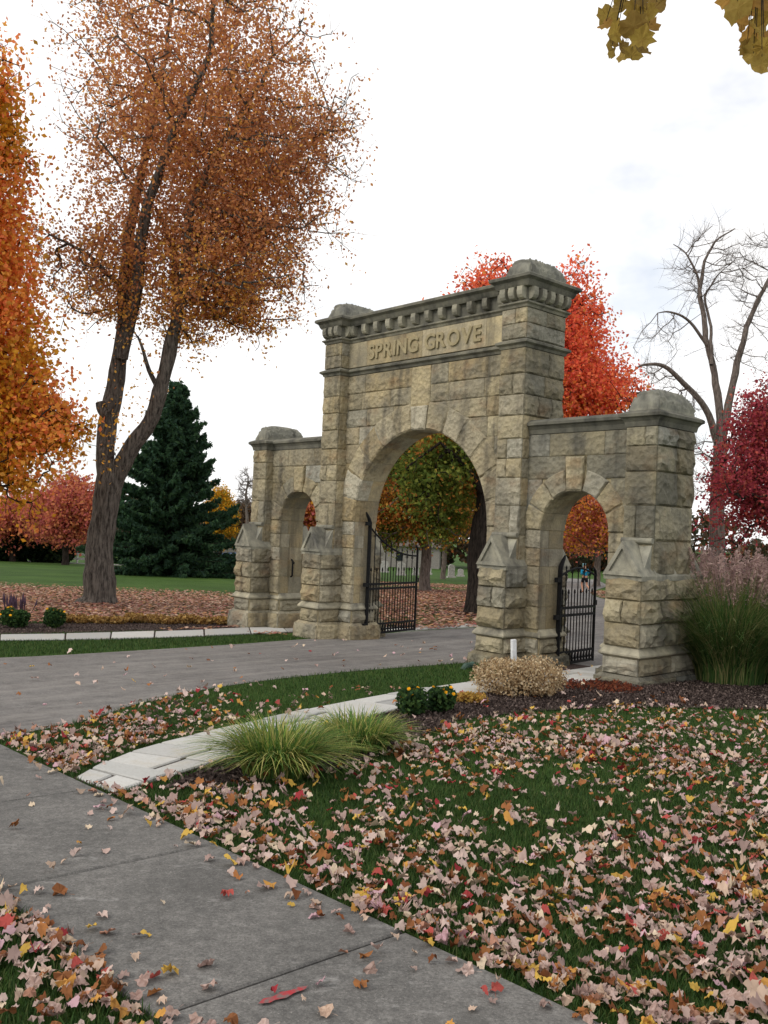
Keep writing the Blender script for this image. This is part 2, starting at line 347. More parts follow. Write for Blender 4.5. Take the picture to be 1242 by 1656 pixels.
# planting beds
bed_poly = [(-1.45, 6.2), (-.91, 6.42), (-.26, 7.0), (.25, 8.0), (.87, 9.5), (1.71, 10.25), (2.95, 10.95), (4.89, 11.2), (9.5, 11.9), (11, 14), (9.5, 16.2), (5.6, 15.9), (4.9, 15.0), (4.1, 14.25), (3.25, 13.45), (2.0, 12.3), (.85, 10.95), (-.08, 9.4), (-.69, 8.05), (-1.24, 7.03)]
sheet('planting_bed', bed_poly, .014, 'mulch')
lbed = [(-13, 15.0), (-7.1, 17.0), (-4.7, 18.95), (-2.6, 21.2), (-3.0, 22.6), (-5, 21.2), (-7.3, 19.6), (-13, 17.4)]
sheet('far_planting_bed', lbed, .012, 'mulch')
def ring(name, x, y, rx, ry):
    pts = []
    for k in range(22):
        a = 2 * math.pi * k / 22; q = 1 + .08 * math.sin(3 * a + x) + .05 * math.sin(7 * a)
        pts.append((x + rx * q * math.cos(a), y + ry * q * math.sin(a)))
    return sheet(name, pts, .012, 'mulch')
ring('mulch_ring', -8.3, 26.6, 1.25, 1.5); ring('mulch_ring', 2.4, 47.6, 1.6, 2.4); ring('mulch_ring', 3.1, 29.8, 1.3, 1.9); ring('mulch_ring', -.1, 36, 1.3, 2.0)

# ================================================================== THE STONE GATEWAY
gate = empty('stone_gateway', GO, -TH)
tag(gate, 'sandstone cemetery gateway of three arches carved with the words SPRING GROVE', 'gateway')
gate.rotation_euler = (0, 0, -TH)
P1, P2, Q1, Q2 = 2.737, 2.231, 5.311, 4.824
PF, PB, WF, WB = -.237, .825, 0.0, .60
BF, BB = -.58, 1.10
H1, H2, G1, G2 = 2.775, 2.222, 5.335, 4.775
RA, ZS, RO = 1.835, 2.309, 2.37
RS, CS, ZS2 = .668, 3.742, 2.28
T_ = .022
def tint(v, g=0): return (v * (1 - g * .06), v, v * (1 + g * .10), 1)   # g: towards grey
UNIT = []
for k in range(10):
    xs = [0, .055, .28, .5, .73, .945, 1]; n = len(xs); rr = random.Random(k)
    V = []; F = []
    for j in range(n):
        for i in range(n):
            edge = i in (0, n - 1) or j in (0, n - 1)
            h = 0 if edge else (.62 + .5 * rr.random()) * (0, .62, 1.05, 1.0, .74, .34, 0)[j] * (.7 if i in (1, n - 2) else 1)
            if not edge and rr.random() < .18: h *= .4
            jx = 0 if edge else rr.uniform(-.05, .05); jz = 0 if edge else rr.uniform(-.05, .05)
            V.append((xs[i] - .5 + jx * (0 if i in (1, n - 2) else 1), h, xs[j] - .5 + jz * (0 if j in (1, n - 2) else 1)))
    for j in range(n - 1):
        for i in range(n - 1): F.append((j * n + i, (j + 1) * n + i, (j + 1) * n + i + 1, j * n + i + 1))
    loop = [i for i in range(n)] + [j * n + n - 1 for j in range(1, n)] + [(n - 1) * n + i for i in range(n - 2, -1, -1)] + [j * n for j in range(n - 2, 0, -1)]
    b0 = len(V)
    for q in loop: x, y, z = V[q]; V.append((x, -1.3, z))
    for q in range(len(loop)): F.append((loop[q], loop[(q + 1) % len(loop)], b0 + (q + 1) % len(loop), b0 + q))
    me = bpy.data.meshes.new('stone'); me.from_pydata(V, [], F); me.update(); me.materials.append(M['rock_face']); UNIT.append(me)
FLAT = []
for k in range(3):
    bm = bmesh.new(); add_box(bm, -.5, .5, -1.3, .25, -.5, .5)
    bmesh.ops.bevel(bm, geom=[e for e in bm.edges if all(v.co.y > 0 for v in e.verts)], offset=.02, segments=1, affect='EDGES')
    me = bpy.data.meshes.new('ashlar'); bmesh.ops.recalc_face_normals(bm, faces=bm.faces); bm.to_mesh(me); bm.free(); me.materials.append(M['dressed_stone']); FLAT.append(me)
def stone(parent, u, w, z, width, height, n, bulge=.04, tn=(1, 1, 1, 1), flat=False, name='stone'):
    me = random.choice(FLAT if flat else UNIT)
    o = bpy.data.objects.new(name, me); COL.objects.link(o); o.parent = parent
    o.location = (u, w, z); o.rotation_euler = (0, 0, math.atan2(-n[0], n[1])); o.scale = (width, bulge, height)
    v = random.uniform(.84, 1.1); o.color = (tn[0] * v, tn[1] * v, tn[2] * v, 1); return o
J = .009
def face_course(parent, a, b, fixed, n, z0, z1, cuts, bulge, tn, flat=False, joint=J):
    """one course on a face between a and b (along u when n faces w, along w when n faces u)"""
    cs = [0] + list(cuts) + [1]
    for i in range(len(cs) - 1):
        p, q = a + (b - a) * cs[i] + joint / 2, a + (b - a) * cs[i + 1] - joint / 2
        if abs(q - p) < .03: continue
        c, w = (p + q) / 2, abs(q - p); z, h = (z0 + z1) / 2, z1 - z0 - joint
        bu = bulge * random.uniform(.75, 1.25)
        if n[0] == 0: stone(parent, c, fixed + n[1] * T_, z, w, h, n, bu, tn, flat)
        else: stone(parent, fixed + n[0] * T_, c, z, w, h, n, bu, tn, flat)
def split(width, i):
    k = max(1, round(width / random.uniform(.34, .5)))
    if k == 1: return []
    c = [(j + 1) / k + random.uniform(-.1, .1) / k * 1.6 for j in range(k - 1)]
    if k == 2: c = [random.choice((.36, .42, .55, .62))]
    return c
def core(name, parent, boxes, mat='mortar'):
    bm = bmesh.new()
    for b in boxes: add_box(bm, *b)
    return bm_link(name, bm, mat, parent)
def sweep(name, poly, prof, mat, parent, tn=(1, 1, 1, 1), closed_top=True, segs=1):
    """profile (offset, z) run round an axis-aligned counter-clockwise plan with mitred corners"""
    n = len(poly); V = []; F = []
    for k, (x, y) in enumerate(poly):
        ax, ay = poly[k - 1]; bx, by = poly[(k + 1) % n]
        d1 = Vector((x - ax, y - ay)).normalized(); d2 = Vector((bx - x, by - y)).normalized()
        n1 = Vector((d1.y, -d1.x)); n2 = Vector((d2.y, -d2.x))
        m = n1 + n2 if (n1 + n2).length > .5 and abs(n1.dot(n2)) < .5 else n1
        for d, z in prof: V.append((x + m.x * d, y + m.y * d, z))
    q = len(prof)
    for k in range(n):
        for j in range(q - 1): F.append((k * q + j, ((k + 1) % n) * q + j, ((k + 1) % n) * q + j + 1, k * q + j + 1))
    F.append([k * q + q - 1 for k in range(n)]); F.append([k * q for k in range(n)][::-1])
    o = pydata(name, V, F, mat, parent); o.color = tn; return o
def mirror_poly(p): return [(-x, y) for x, y in reversed(p)]

Z_LOW = [.60, .945, 1.29, 1.632]
Z_OUT = [1.66, 2.18, 2.71, 3.22, 3.61, 3.90]
Z_CEN = [1.66, 2.18, 2.68, 3.16, 3.49, 3.83, 4.23, 4.59, 4.95, 5.39]
Z_TOP = [5.555, 5.82, 6.08]
for sgn in (-1, 1):
    gy = .9 if sgn > 0 else .3
    def rect(a, b): return (min(sgn * a, sgn * b), max(sgn * a, sgn * b))
    for kind, (lo0, lo1), (up0, up1), zs_up, top in (('outer', (G2, G1), (Q2, Q1), Z_OUT, 4.15), ('inner', (H2, H1), (P2, P1), Z_CEN, 6.64)):
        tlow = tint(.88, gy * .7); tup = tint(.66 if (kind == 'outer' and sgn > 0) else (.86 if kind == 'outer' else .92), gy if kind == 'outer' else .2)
        (a0, a1), (b0, b1) = rect(lo0, lo1), rect(up0, up1)
        pier = core('pier', gate, [(a0, a1, BF, BB, -.6, 1.66), (b0 + .001, b1 - .001, PF, PB, 1.66, top)])
        pier['label'] = ('outer' if kind == 'outer' else 'tall inner') + ' pier of rock-faced blocks'
        # lower courses on the four faces
        for k in range(3):
            z0, z1 = Z_LOW[k], Z_LOW[k + 1]
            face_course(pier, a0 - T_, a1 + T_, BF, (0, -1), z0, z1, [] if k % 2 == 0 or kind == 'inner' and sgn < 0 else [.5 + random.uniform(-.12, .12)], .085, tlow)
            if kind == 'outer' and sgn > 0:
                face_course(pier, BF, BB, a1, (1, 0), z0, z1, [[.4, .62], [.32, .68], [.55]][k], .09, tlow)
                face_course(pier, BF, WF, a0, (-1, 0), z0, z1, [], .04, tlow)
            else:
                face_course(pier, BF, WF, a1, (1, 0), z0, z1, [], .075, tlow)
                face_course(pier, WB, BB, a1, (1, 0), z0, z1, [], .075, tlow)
                if kind == 'outer': face_course(pier, BF, BB, a0, (-1, 0), z0, z1, [.35, .7], .05, tlow)
        # upper shaft
        for k in range(len(zs_up) - 1):
            z0, z1 = zs_up[k], zs_up[k + 1]
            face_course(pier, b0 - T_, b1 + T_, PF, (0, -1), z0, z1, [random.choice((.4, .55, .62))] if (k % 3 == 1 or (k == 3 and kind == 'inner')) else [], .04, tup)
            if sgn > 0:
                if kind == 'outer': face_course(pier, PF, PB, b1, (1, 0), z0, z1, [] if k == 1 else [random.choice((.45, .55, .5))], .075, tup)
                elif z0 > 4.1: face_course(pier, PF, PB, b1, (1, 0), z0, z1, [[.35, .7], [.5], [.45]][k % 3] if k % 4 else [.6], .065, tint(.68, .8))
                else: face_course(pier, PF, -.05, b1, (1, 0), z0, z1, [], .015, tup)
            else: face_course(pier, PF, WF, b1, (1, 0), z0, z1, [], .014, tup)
        if kind == 'inner':
            for k in range(2):
                z0, z1 = Z_TOP[k], Z_TOP[k + 1]
                face_course(pier, b0 - T_, b1 + T_, PF, (0, -1), z0, z1, [.55] if k else [], .024, tup)
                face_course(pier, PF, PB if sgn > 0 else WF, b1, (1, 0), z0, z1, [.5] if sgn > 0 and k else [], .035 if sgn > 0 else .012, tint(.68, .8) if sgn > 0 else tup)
        # weathered gablets, front and back
        for (bf, pf) in ((BF, PF), (BB, PB)):
            s = -1 if bf == BF else 1
            e = .045; L, Rr = a0 - e, a1 + e; f = bf + s * e; c = (a0 + a1) / 2; ze, za, zb = 1.655, 2.17, 1.72
            V = [(L, f, ze), (Rr, f, ze), (c, f, za), (c, pf - s * .0, za), (L, pf, ze), (Rr, pf, ze), (L, f, ze - .07), (Rr, f, ze - .07), (L, pf, ze - .07), (Rr, pf, ze - .07)]
            F = [(0, 1, 2), (1, 5, 3, 2), (0, 2, 3, 4), (0, 6, 7, 1), (1, 7, 9, 5), (6, 0, 4, 8), (6, 8, 9, 7), (3, 5, 4), (4, 5, 9, 8)]
            g = pydata('gablet', V, F, 'trim_stone', pier); g.color = tint(1.0, .2)
            # recessed triangular panel: raised rim round it
            rim = bmesh.new(); oo = [Vector((L + .0, 0, ze)), Vector((Rr, 0, ze)), Vector((c, 0, za))]; cc = sum(oo, Vector()) / 3
            inn = [cc + (p - cc) * .68 for p in oo]
            for q in range(3):
                a, b, c2, d = oo[q], oo[(q + 1) % 3], inn[(q + 1) % 3], inn[q]
                lo = [rim.verts.new((p.x, f + s * .001, p.z)) for p in (a, b, c2, d)]; hi = [rim.verts.new((p.x, f + s * .035, p.z)) for p in (a, b, c2, d)]
                rim.faces.new(hi); 
                for m in range(4): rim.faces.new((lo[m], lo[(m + 1) % 4], hi[(m + 1) % 4], hi[m]))
            r_ = bm_link('rim', rim, 'trim_stone', pier); r_.color = tint(1.05, .2)
            # steep weathering behind the gablet and the roll under the shaft
            V = [(b0, pf + s * .001, 2.17), (b1, pf + s * .001, 2.17), (b1, f - s * .12, 1.66), (b0, f - s * .12, 1.66), (b0, pf + s * .001, 1.66), (b1, pf + s * .001, 1.66)]
            g = pydata('weathering', V, [(0, 1, 2, 3), (1, 5, 2), (0, 3, 4), (3, 2, 5, 4), (0, 4, 5, 1)], 'trim_stone', pier); g.color = tint(1.1, .4)
            bm = bmesh.new(); add_tube(bm, [(b0 - .02, pf + s * .045, 2.175), (b1 + .02, pf + s * .045, 2.175)], .045, 10)
            g = bm_link('roll', bm, 'trim_stone', pier, False); g.color = tint(.9, .2)
        # sloped ledge along the sides
        for (x, xu, sd) in ((a0, b0, -1), (a1, b1, 1)):
            full = (kind == 'outer' and sd == sgn)
            for (y0, y1) in ([(PF, PB)] if full else [(PF, WF), (WB, PB)]):
                xo = x + sd * .045
                V = [(xu, y0, 1.82), (xu, y1, 1.82), (xo, y1, 1.657), (xo, y0, 1.657), (xo, y1, 1.587), (xo, y0, 1.587), (xu, y1, 1.587), (xu, y0, 1.587)]
                F = [(0, 1, 2, 3), (3, 2, 4, 5), (5, 4, 6, 7), (0, 3, 5, 7), (1, 6, 4, 2), (0, 7, 6, 1)]
                g = pydata('ledge', V, F, 'trim_stone', pier); g.color = tint(1.1, .3)
        # carved cushion cap
        zc = 4.15 if kind == 'outer' else 6.65; cu, hu = (b0 + b1) / 2, (b1 - b0) / 2 + .005; cw, hw = (PF + PB) / 2, (PB - PF) / 2 + .005; hh = .33
        n, m = 48, 84; V = []; F = []
        for j in range(m + 1):
            for i in range(n + 1):
                x, y = -1 + 2 * i / n, -1 + 2 * j / m
                x = math.sin(x * math.pi / 2); y = math.sin(y * math.pi / 2); h = (max(0, 1 - abs(x) ** 2.5) ** .5) * (max(0, 1 - abs(y) ** 4) ** .5)
                X, Y = cu + x * hu, cw + y * hw; Z = zc + .03 + hh * h
                # carved leaf scrolls: circles of raised line
                gx, gy2 = (Y / .21) % 1 - .5, (h * 1.9) % 1 - .5
                r2 = math.hypot(gx, gy2 * .8 + .12 * math.sin(Y * 9)); a2 = math.atan2(gy2, gx)
                rel = .03 * max(0, 1 - abs(r2 - .27 - .1 * math.sin(a2 * 2 + Y * 5)) / .09)
                if .08 < h < .86: Z += rel; X += rel * x * .9; Y += rel * y
                V.append((X, Y, Z))
        for j in range(m):
            for i in range(n): a = j * (n + 1) + i; F.append((a, a + 1, a + n + 2, a + n + 1))
        g = pydata('pier_cap', V, F, 'trim_stone', gate, True); g.color = tint(.8, .6)
        bs = core('cap_base', g, [(cu - hu, cu + hu, cw - hw, cw + hw, zc - .02, zc + .034)], 'trim_stone'); bs.color = tint(.9, .4)
# ---- base: plinth, base course, water table round each pier with its jambs
PA = [(CS + RS, WF), (G2, WF), (G2, BF), (G1, BF), (G1, BB), (G2, BB), (G2, WB), (CS + RS, WB)]
PBp = [(RA, WF), (H2, WF), (H2, BF), (H1, BF), (H1, WF), (CS - RS, WF), (CS - RS, WB), (H1, WB), (H1, BB), (H2, BB), (H2, WB), (RA, WB)]
for P in (PA, PBp, mirror_poly(PA), mirror_poly(PBp)):
    right = P[0][0] > 0
    w_ = sweep('water_table', P, [(.02, .44), (.045, .455), (.075, .475), (.075, .50), (.0, .60)], 'trim_stone', gate, tint(1.22, -.4))
    base = sweep('base_course', P, [(.012, .15), (.012, .445)], 'mortar', gate)
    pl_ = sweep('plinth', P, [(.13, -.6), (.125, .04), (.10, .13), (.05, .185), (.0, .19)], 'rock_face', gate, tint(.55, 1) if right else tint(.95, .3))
    n = len(P)
    for k in range(n):
        (x0, y0), (x1, y1) = P[k], P[(k + 1) % n]
        d = Vector((x1 - x0, y1 - y0)); nn = (round(d.normalized().y), round(-d.normalized().x))
        if nn[1] > 0 and y0 > .3: continue
        ln = d.length
        cuts = [] if ln < .8 else [.52]
        if nn[0] == 0: face_course(base, min(x0, x1) - (.02 if k in (0, 2, 4) else 0), max(x0, x1) + (.02 if k in (2,) else 0), y0 + .012 * nn[1], nn, .19, .44, cuts, .065, tint(.9, .4))
        else: face_course(base, min(y0, y1), max(y0, y1), x0 + .012 * nn[0], nn, .19, .44, cuts, .065, tint(.9, .4))
        # rough plinth blocks
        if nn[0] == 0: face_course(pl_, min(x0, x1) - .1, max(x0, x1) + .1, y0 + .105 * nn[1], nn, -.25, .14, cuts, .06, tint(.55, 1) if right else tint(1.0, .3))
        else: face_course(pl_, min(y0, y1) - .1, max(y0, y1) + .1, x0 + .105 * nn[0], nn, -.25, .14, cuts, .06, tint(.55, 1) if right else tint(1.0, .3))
# ---- walls with arches
def patch(parent, name, fn, wf, wb, bulge, tn, n=5, m=5, seed=0, mat='rock_face'):
    rr = random.Random(seed); V = []; F = []
    ss = [0, .06] + [.06 + .88 * i / (n - 2) for i in range(1, n - 2)] + [.94, 1]; n = len(ss)
    for j in ss:
        for i in ss:
            u, z = fn(i, j); edge = i in (0, 1) or j in (0, 1)
            V.append((u, wf - (0 if edge else bulge * (.45 + .55 * rr.random())), z))
    for j in range(n - 1):
        for i in range(n - 1): F.append((j * n + i, j * n + i + 1, (j + 1) * n + i + 1, (j + 1) * n + i))
    loop = list(range(n)) + [j * n + n - 1 for j in range(1, n)] + [(n - 1) * n + i for i in range(n - 2, -1, -1)] + [j * n for j in range(n - 2, 0, -1)]
    b0 = len(V)
    for q in loop: V.append((V[q][0], wb, V[q][2]))
    for q in range(len(loop)): F.append((loop[(q + 1) % len(loop)], loop[q], b0 + q, b0 + (q + 1) % len(loop)))
    F.append([b0 + q for q in range(len(loop))])
    o = pydata(name, V, F, mat, parent); v = random.uniform(.88, 1.08); o.color = (tn[0] * v, tn[1] * v, tn[2] * v, 1); return o
def wall_core(name, u0, u1, cu, r, zsp, top, wf, wb, parent):
    """wall pierced by a round arch"""
    bm = bmesh.new(); r = r + .02
    add_box(bm, u0, cu - r, wf, wb, -.5, top); add_box(bm, cu + r, u1, wf, wb, -.5, top)
    N = 24
    for i in range(N):
        a0, a1 = math.pi - math.pi * i / N, math.pi - math.pi * (i + 1) / N
        ua, za, ub, zb = cu + r * math.cos(a0), zsp + r * math.sin(a0), cu + r * math.cos(a1), zsp + r * math.sin(a1)
        f = [bm.verts.new(p) for p in ((ua, wf, za), (ub, wf, zb), (ub, wf, top), (ua, wf, top), (ua, wb, za), (ub, wb, zb), (ub, wb, top), (ua, wb, top))]
        for q in ((0, 1, 2, 3), (5, 4, 7, 6), (4, 5, 1, 0), (3, 2, 6, 7)): bm.faces.new([f[k] for k in q])
    return bm_link(name, bm, 'mortar', parent)
def arch(parent, cu, r, ro, zsp, wf, wb, nv, key, tn, bulge, ztop_key):
    kh = math.asin(key / r)
    for side in (-1, 1):
        for k in range(nv):
            b0 = kh + (math.pi / 2 - kh) * k / nv; b1 = kh + (math.pi / 2 - kh) * (k + 1) / nv
            b0 += .004 / r; b1 -= .004 / r
            def fn(s, t, b0=b0, b1=b1):
                a = b0 + (b1 - b0) * (s if side > 0 else 1 - s); q = r + (ro - r) * t
                return cu + side * q * math.sin(a), zsp + q * math.cos(a)
            patch(parent, 'voussoir', fn, wf - .03, wf + .28, bulge, tn, 5, 5, k + 50 * side + int(r * 10))
            def fn2(s, t, b0=b0, b1=b1):
                a = b0 + (b1 - b0) * (s if side > 0 else 1 - s); q = r + .004 + .2 * t
                return cu + side * q * math.sin(a), zsp + q * math.cos(a)
            patch(parent, 'voussoir', fn2, wf + .285, wb + .01, 0, tn, 5, 5, k, 'dressed_stone')
    zk = zsp + math.sqrt(r * r - key * key)
    def fk(s, t): return cu + (key + (.05 if ztop_key > 4 else .04) * t) * (2 * s - 1) * .97, zk + .003 + (ztop_key - zk) * t
    patch(parent, 'keystone', fk, wf - .06, wb, bulge * .9, tn, 5, 5, 7)
def jamb(parent, cu, r, lo, hi, wf, wb, zs, tn, sides, flat_from=1.3):
    for k in range(len(zs) - 1):
        z0, z1 = zs[k], zs[k + 1]
        for side in sides:
            e0, e1 = cu + side * r, (lo if side < 0 else hi)
            a, b = min(e0, e1), max(e0, e1)
            face_course(parent, a, b, wf, (0, -1), z0, z1, [], .022 if z0 > flat_from else .04, tn, z0 > 3.0)
            mid = wf + random.uniform(.2, .3)
            for (w0, w1) in ((wf - T_, mid), (mid, wb)):
                o = stone(parent, e0 + side * .018 - side * .0, (w0 + w1) / 2, (z0 + z1) / 2, w1 - w0 - J, z1 - z0 - J, (-side, 0), .022, tn, True)
cw_ = wall_core('arch_wall', -P2, P2, 0, RA, ZS, 6.64, WF, WB, gate)
tc_ = tint(1.04, -.2)
jz = [.60, .98, 1.36, 1.75, 2.03, ZS]
jamb(cw_, 0, RA, -P2, P2, WF, WB, jz, tint(1.02, -.1), (-1, 1))
arch(cw_, 0, RA, RO, ZS, WF, WB, 6, .19, tc_, .04, 4.60)
patch(cw_, 'stone', lambda s, t: (-.26 + .52 * s, 4.61 + .77 * t), -.03, .1, .02, tc_, 5, 5, 3)
zc_ = [2.31, 2.72, 3.13, 3.54, 3.93, 4.29, 4.65, 5.0, 5.385]
for k in range(len(zc_) - 1):
    z0, z1 = zc_[k], zc_[k + 1]
    dz = z0 - ZS; us = math.sqrt(max((RA + .06) ** 2 - dz * dz, 0)) if dz < RA + .06 else .265
    us = max(us, .265)
    if us > P2 - .06: continue
    wdt = P2 - us; nst = 1 if wdt < .6 else (2 if wdt < 1.5 else 3)
    for sd in (-1, 1):
        cuts = [] if nst == 1 else ([random.choice((.35, .62))] if nst == 2 else [random.uniform(.22, .34), random.uniform(.68, .8)])
        a, b = (us, P2) if sd > 0 else (-P2, -us)
        face_course(cw_, a, b, WF, (0, -1), z0, z1, cuts, .032, tint(random.uniform(.86, 1.04), random.uniform(-.1, .7)))
# inscription slabs and raised letters
panel = core('inscription_panel', gate, [(-2.2, 2.2, -.018, 0.0, 5.56, 6.08)], 'mortar'); panel['label'] = 'smooth stone panel with raised letters SPRING GROVE'
for a, b in ((-P2, -1.63), (-1.63, .005), (.005, 1.66), (1.66, P2)):
    stone(panel, (a + b) / 2, -.035, 5.82, b - a - .008, .515, (0, -1), .02, tint(1.12, -.1), True, 'slab')
simple('letter_stone', lin(158, 146, 116), .9, .15, .18, 12)
def letters(word, u0, u1, z):
    meshes = []
    for ch in word:
        cu_ = bpy.data.curves.new('letter', 'FONT'); cu_.body = ch; cu_.size = .415; cu_.extrude = .016; cu_.offset = .007; cu_.bevel_depth = .003
        ob = bpy.data.objects.new('tmp_letter', cu_); COL.objects.link(ob); meshes.append(ob)
    bpy.context.view_layer.update(); dg = bpy.context.evaluated_depsgraph_get(); out = []
    for ob in meshes:
        me = bpy.data.meshes.new_from_object(ob.evaluated_get(dg)); out.append(me); bpy.data.objects.remove(ob)
    ws = []
    for me in out:
        xs = [v.co.x for v in me.vertices]; ws.append((min(xs), max(xs)))
    tot = sum(b - a for a, b in ws); gap = (u1 - u0 - tot) / max(len(word) - 1, 1); x = u0
    for me, (a, b) in zip(out, ws):
        me.materials.clear(); me.materials.append(M['letter_stone'])
        o = bpy.data.objects.new('letter', me); COL.objects.link(o); o.parent = panel
        o.location = (x - a, -.055, z); o.rotation_euler = (math.pi / 2, 0, 0); o.color = tint(1.12, -.1); x += b - a + gap
letters('SPRING', -1.55, -.09, 5.685); letters('GROVE', .10, 1.55, 5.685)
# string courses and cornice run round the whole centre block
CEN = [(-P1, PF), (-P2, PF), (-P2, WF), (P2, WF), (P2, PF), (P1, PF), (P1, PB), (P2, PB), (P2, WB), (-P2, WB), (-P2, PB), (-P1, PB)]
sweep('string_course', CEN, [(-.01, 5.385), (.035, 5.395), (.05, 5.44), (.10, 5.47), (.10, 5.505), (-.01, 5.56)], 'trim_stone', gate, tint(.62, .2))
sweep('string_course', CEN, [(-.01, 6.08), (.03, 6.09), (.045, 6.13), (.08, 6.155), (.08, 6.18), (.0, 6.21)], 'trim_stone', gate, tint(.8, 0))
corn = sweep('cornice', CEN, [(-.01, 6.20), (.022, 6.20), (.022, 6.42), (.10, 6.425), (.12, 6.46), (.145, 6.52), (.195, 6.555), (.205, 6.56), (.205, 6.605), (.18, 6.625), (-.01, 6.66)], 'trim_stone', gate, tint(.56, .3))
bm = bmesh.new(); prof = [(0, 0), (.115, 0), (.125, -.08), (.115, -.14), (.085, -.185), (.045, -.205), (0, -.205)]
L0 = [bm.verts.new((-.06, -a, b)) for a, b in prof]; L1 = [bm.verts.new((.06, -a, b)) for a, b in prof]
bm.faces.new(L0); bm.faces.new(L1[::-1])
for k in range(len(prof)): bm.faces.new((L0[k], L1[k], L1[(k + 1) % len(prof)], L0[(k + 1) % len(prof)]))
bmesh.ops.recalc_face_normals(bm, faces=bm.faces); cme = bpy.data.meshes.new('corbel'); bm.to_mesh(cme); bm.free(); cme.materials.append(M['trim_stone'])
def corbel(u, w, n):
    o = bpy.data.objects.new('corbel', cme); COL.objects.link(o); o.parent = corn; o.location = (u, w, 6.422)
    o.rotation_euler = (0, 0, math.atan2(n[0], -n[1])); v = random.uniform(.95, 1.2); o.color = tint(v, 0)
for k in range(12): corbel(-P2 + .19 + (2 * P2 - .38) * k / 11, WF - .022, (0, -1))
for sd in (-1, 1):
    for k in range(3): corbel(sd * (P2 + .06 + (P1 - P2 - .12) * k / 2), PF - .022, (0, -1))
for k in range(5): corbel(P1 + .022, PF + .07 + (PB - PF - .14) * k / 4, (1, 0)); corbel(-P1 - .022, PF + .07 + (PB - PF - .14) * k / 4, (-1, 0))
for sd in (-1, 1): corbel(sd * (P2 - .022), PF + .12, (-sd, 0))
# wings with the small arches
for sgn in (-1, 1):
    cu = sgn * CS; u0, u1 = (P1, Q2) if sgn > 0 else (-Q2, -P1)
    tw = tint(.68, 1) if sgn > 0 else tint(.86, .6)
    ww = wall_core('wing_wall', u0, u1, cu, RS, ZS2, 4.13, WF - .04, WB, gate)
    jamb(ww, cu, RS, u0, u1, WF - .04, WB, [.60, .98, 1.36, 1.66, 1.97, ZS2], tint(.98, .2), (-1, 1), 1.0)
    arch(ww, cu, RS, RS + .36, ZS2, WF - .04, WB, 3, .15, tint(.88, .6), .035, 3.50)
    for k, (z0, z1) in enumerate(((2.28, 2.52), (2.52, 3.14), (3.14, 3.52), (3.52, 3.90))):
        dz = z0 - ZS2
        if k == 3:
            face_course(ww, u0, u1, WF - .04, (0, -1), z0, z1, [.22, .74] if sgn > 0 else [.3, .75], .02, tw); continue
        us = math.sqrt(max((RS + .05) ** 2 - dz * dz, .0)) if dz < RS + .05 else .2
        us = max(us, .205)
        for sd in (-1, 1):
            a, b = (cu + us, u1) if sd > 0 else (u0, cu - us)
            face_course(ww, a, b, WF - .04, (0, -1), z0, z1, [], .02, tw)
    # coping round wing and outer pier
    WP = [(P1, WF - .04), (Q2, WF - .04), (Q2, PF), (Q1, PF), (Q1, PB), (Q2, PB), (Q2, WB), (P1, WB)]
    if sgn < 0: WP = mirror_poly(WP)
    n = len(WP)
    V = []; prof = [(-.01, 3.90), (.035, 3.905), (.05, 3.98), (.085, 4.03), (.12, 4.05), (.12, 4.095), (.09, 4.115), (-.01, 4.16)]
    sweep('coping', WP, prof, 'trim_stone', gate, tint(.46, .4) if sgn > 0 else tint(.6, .4))

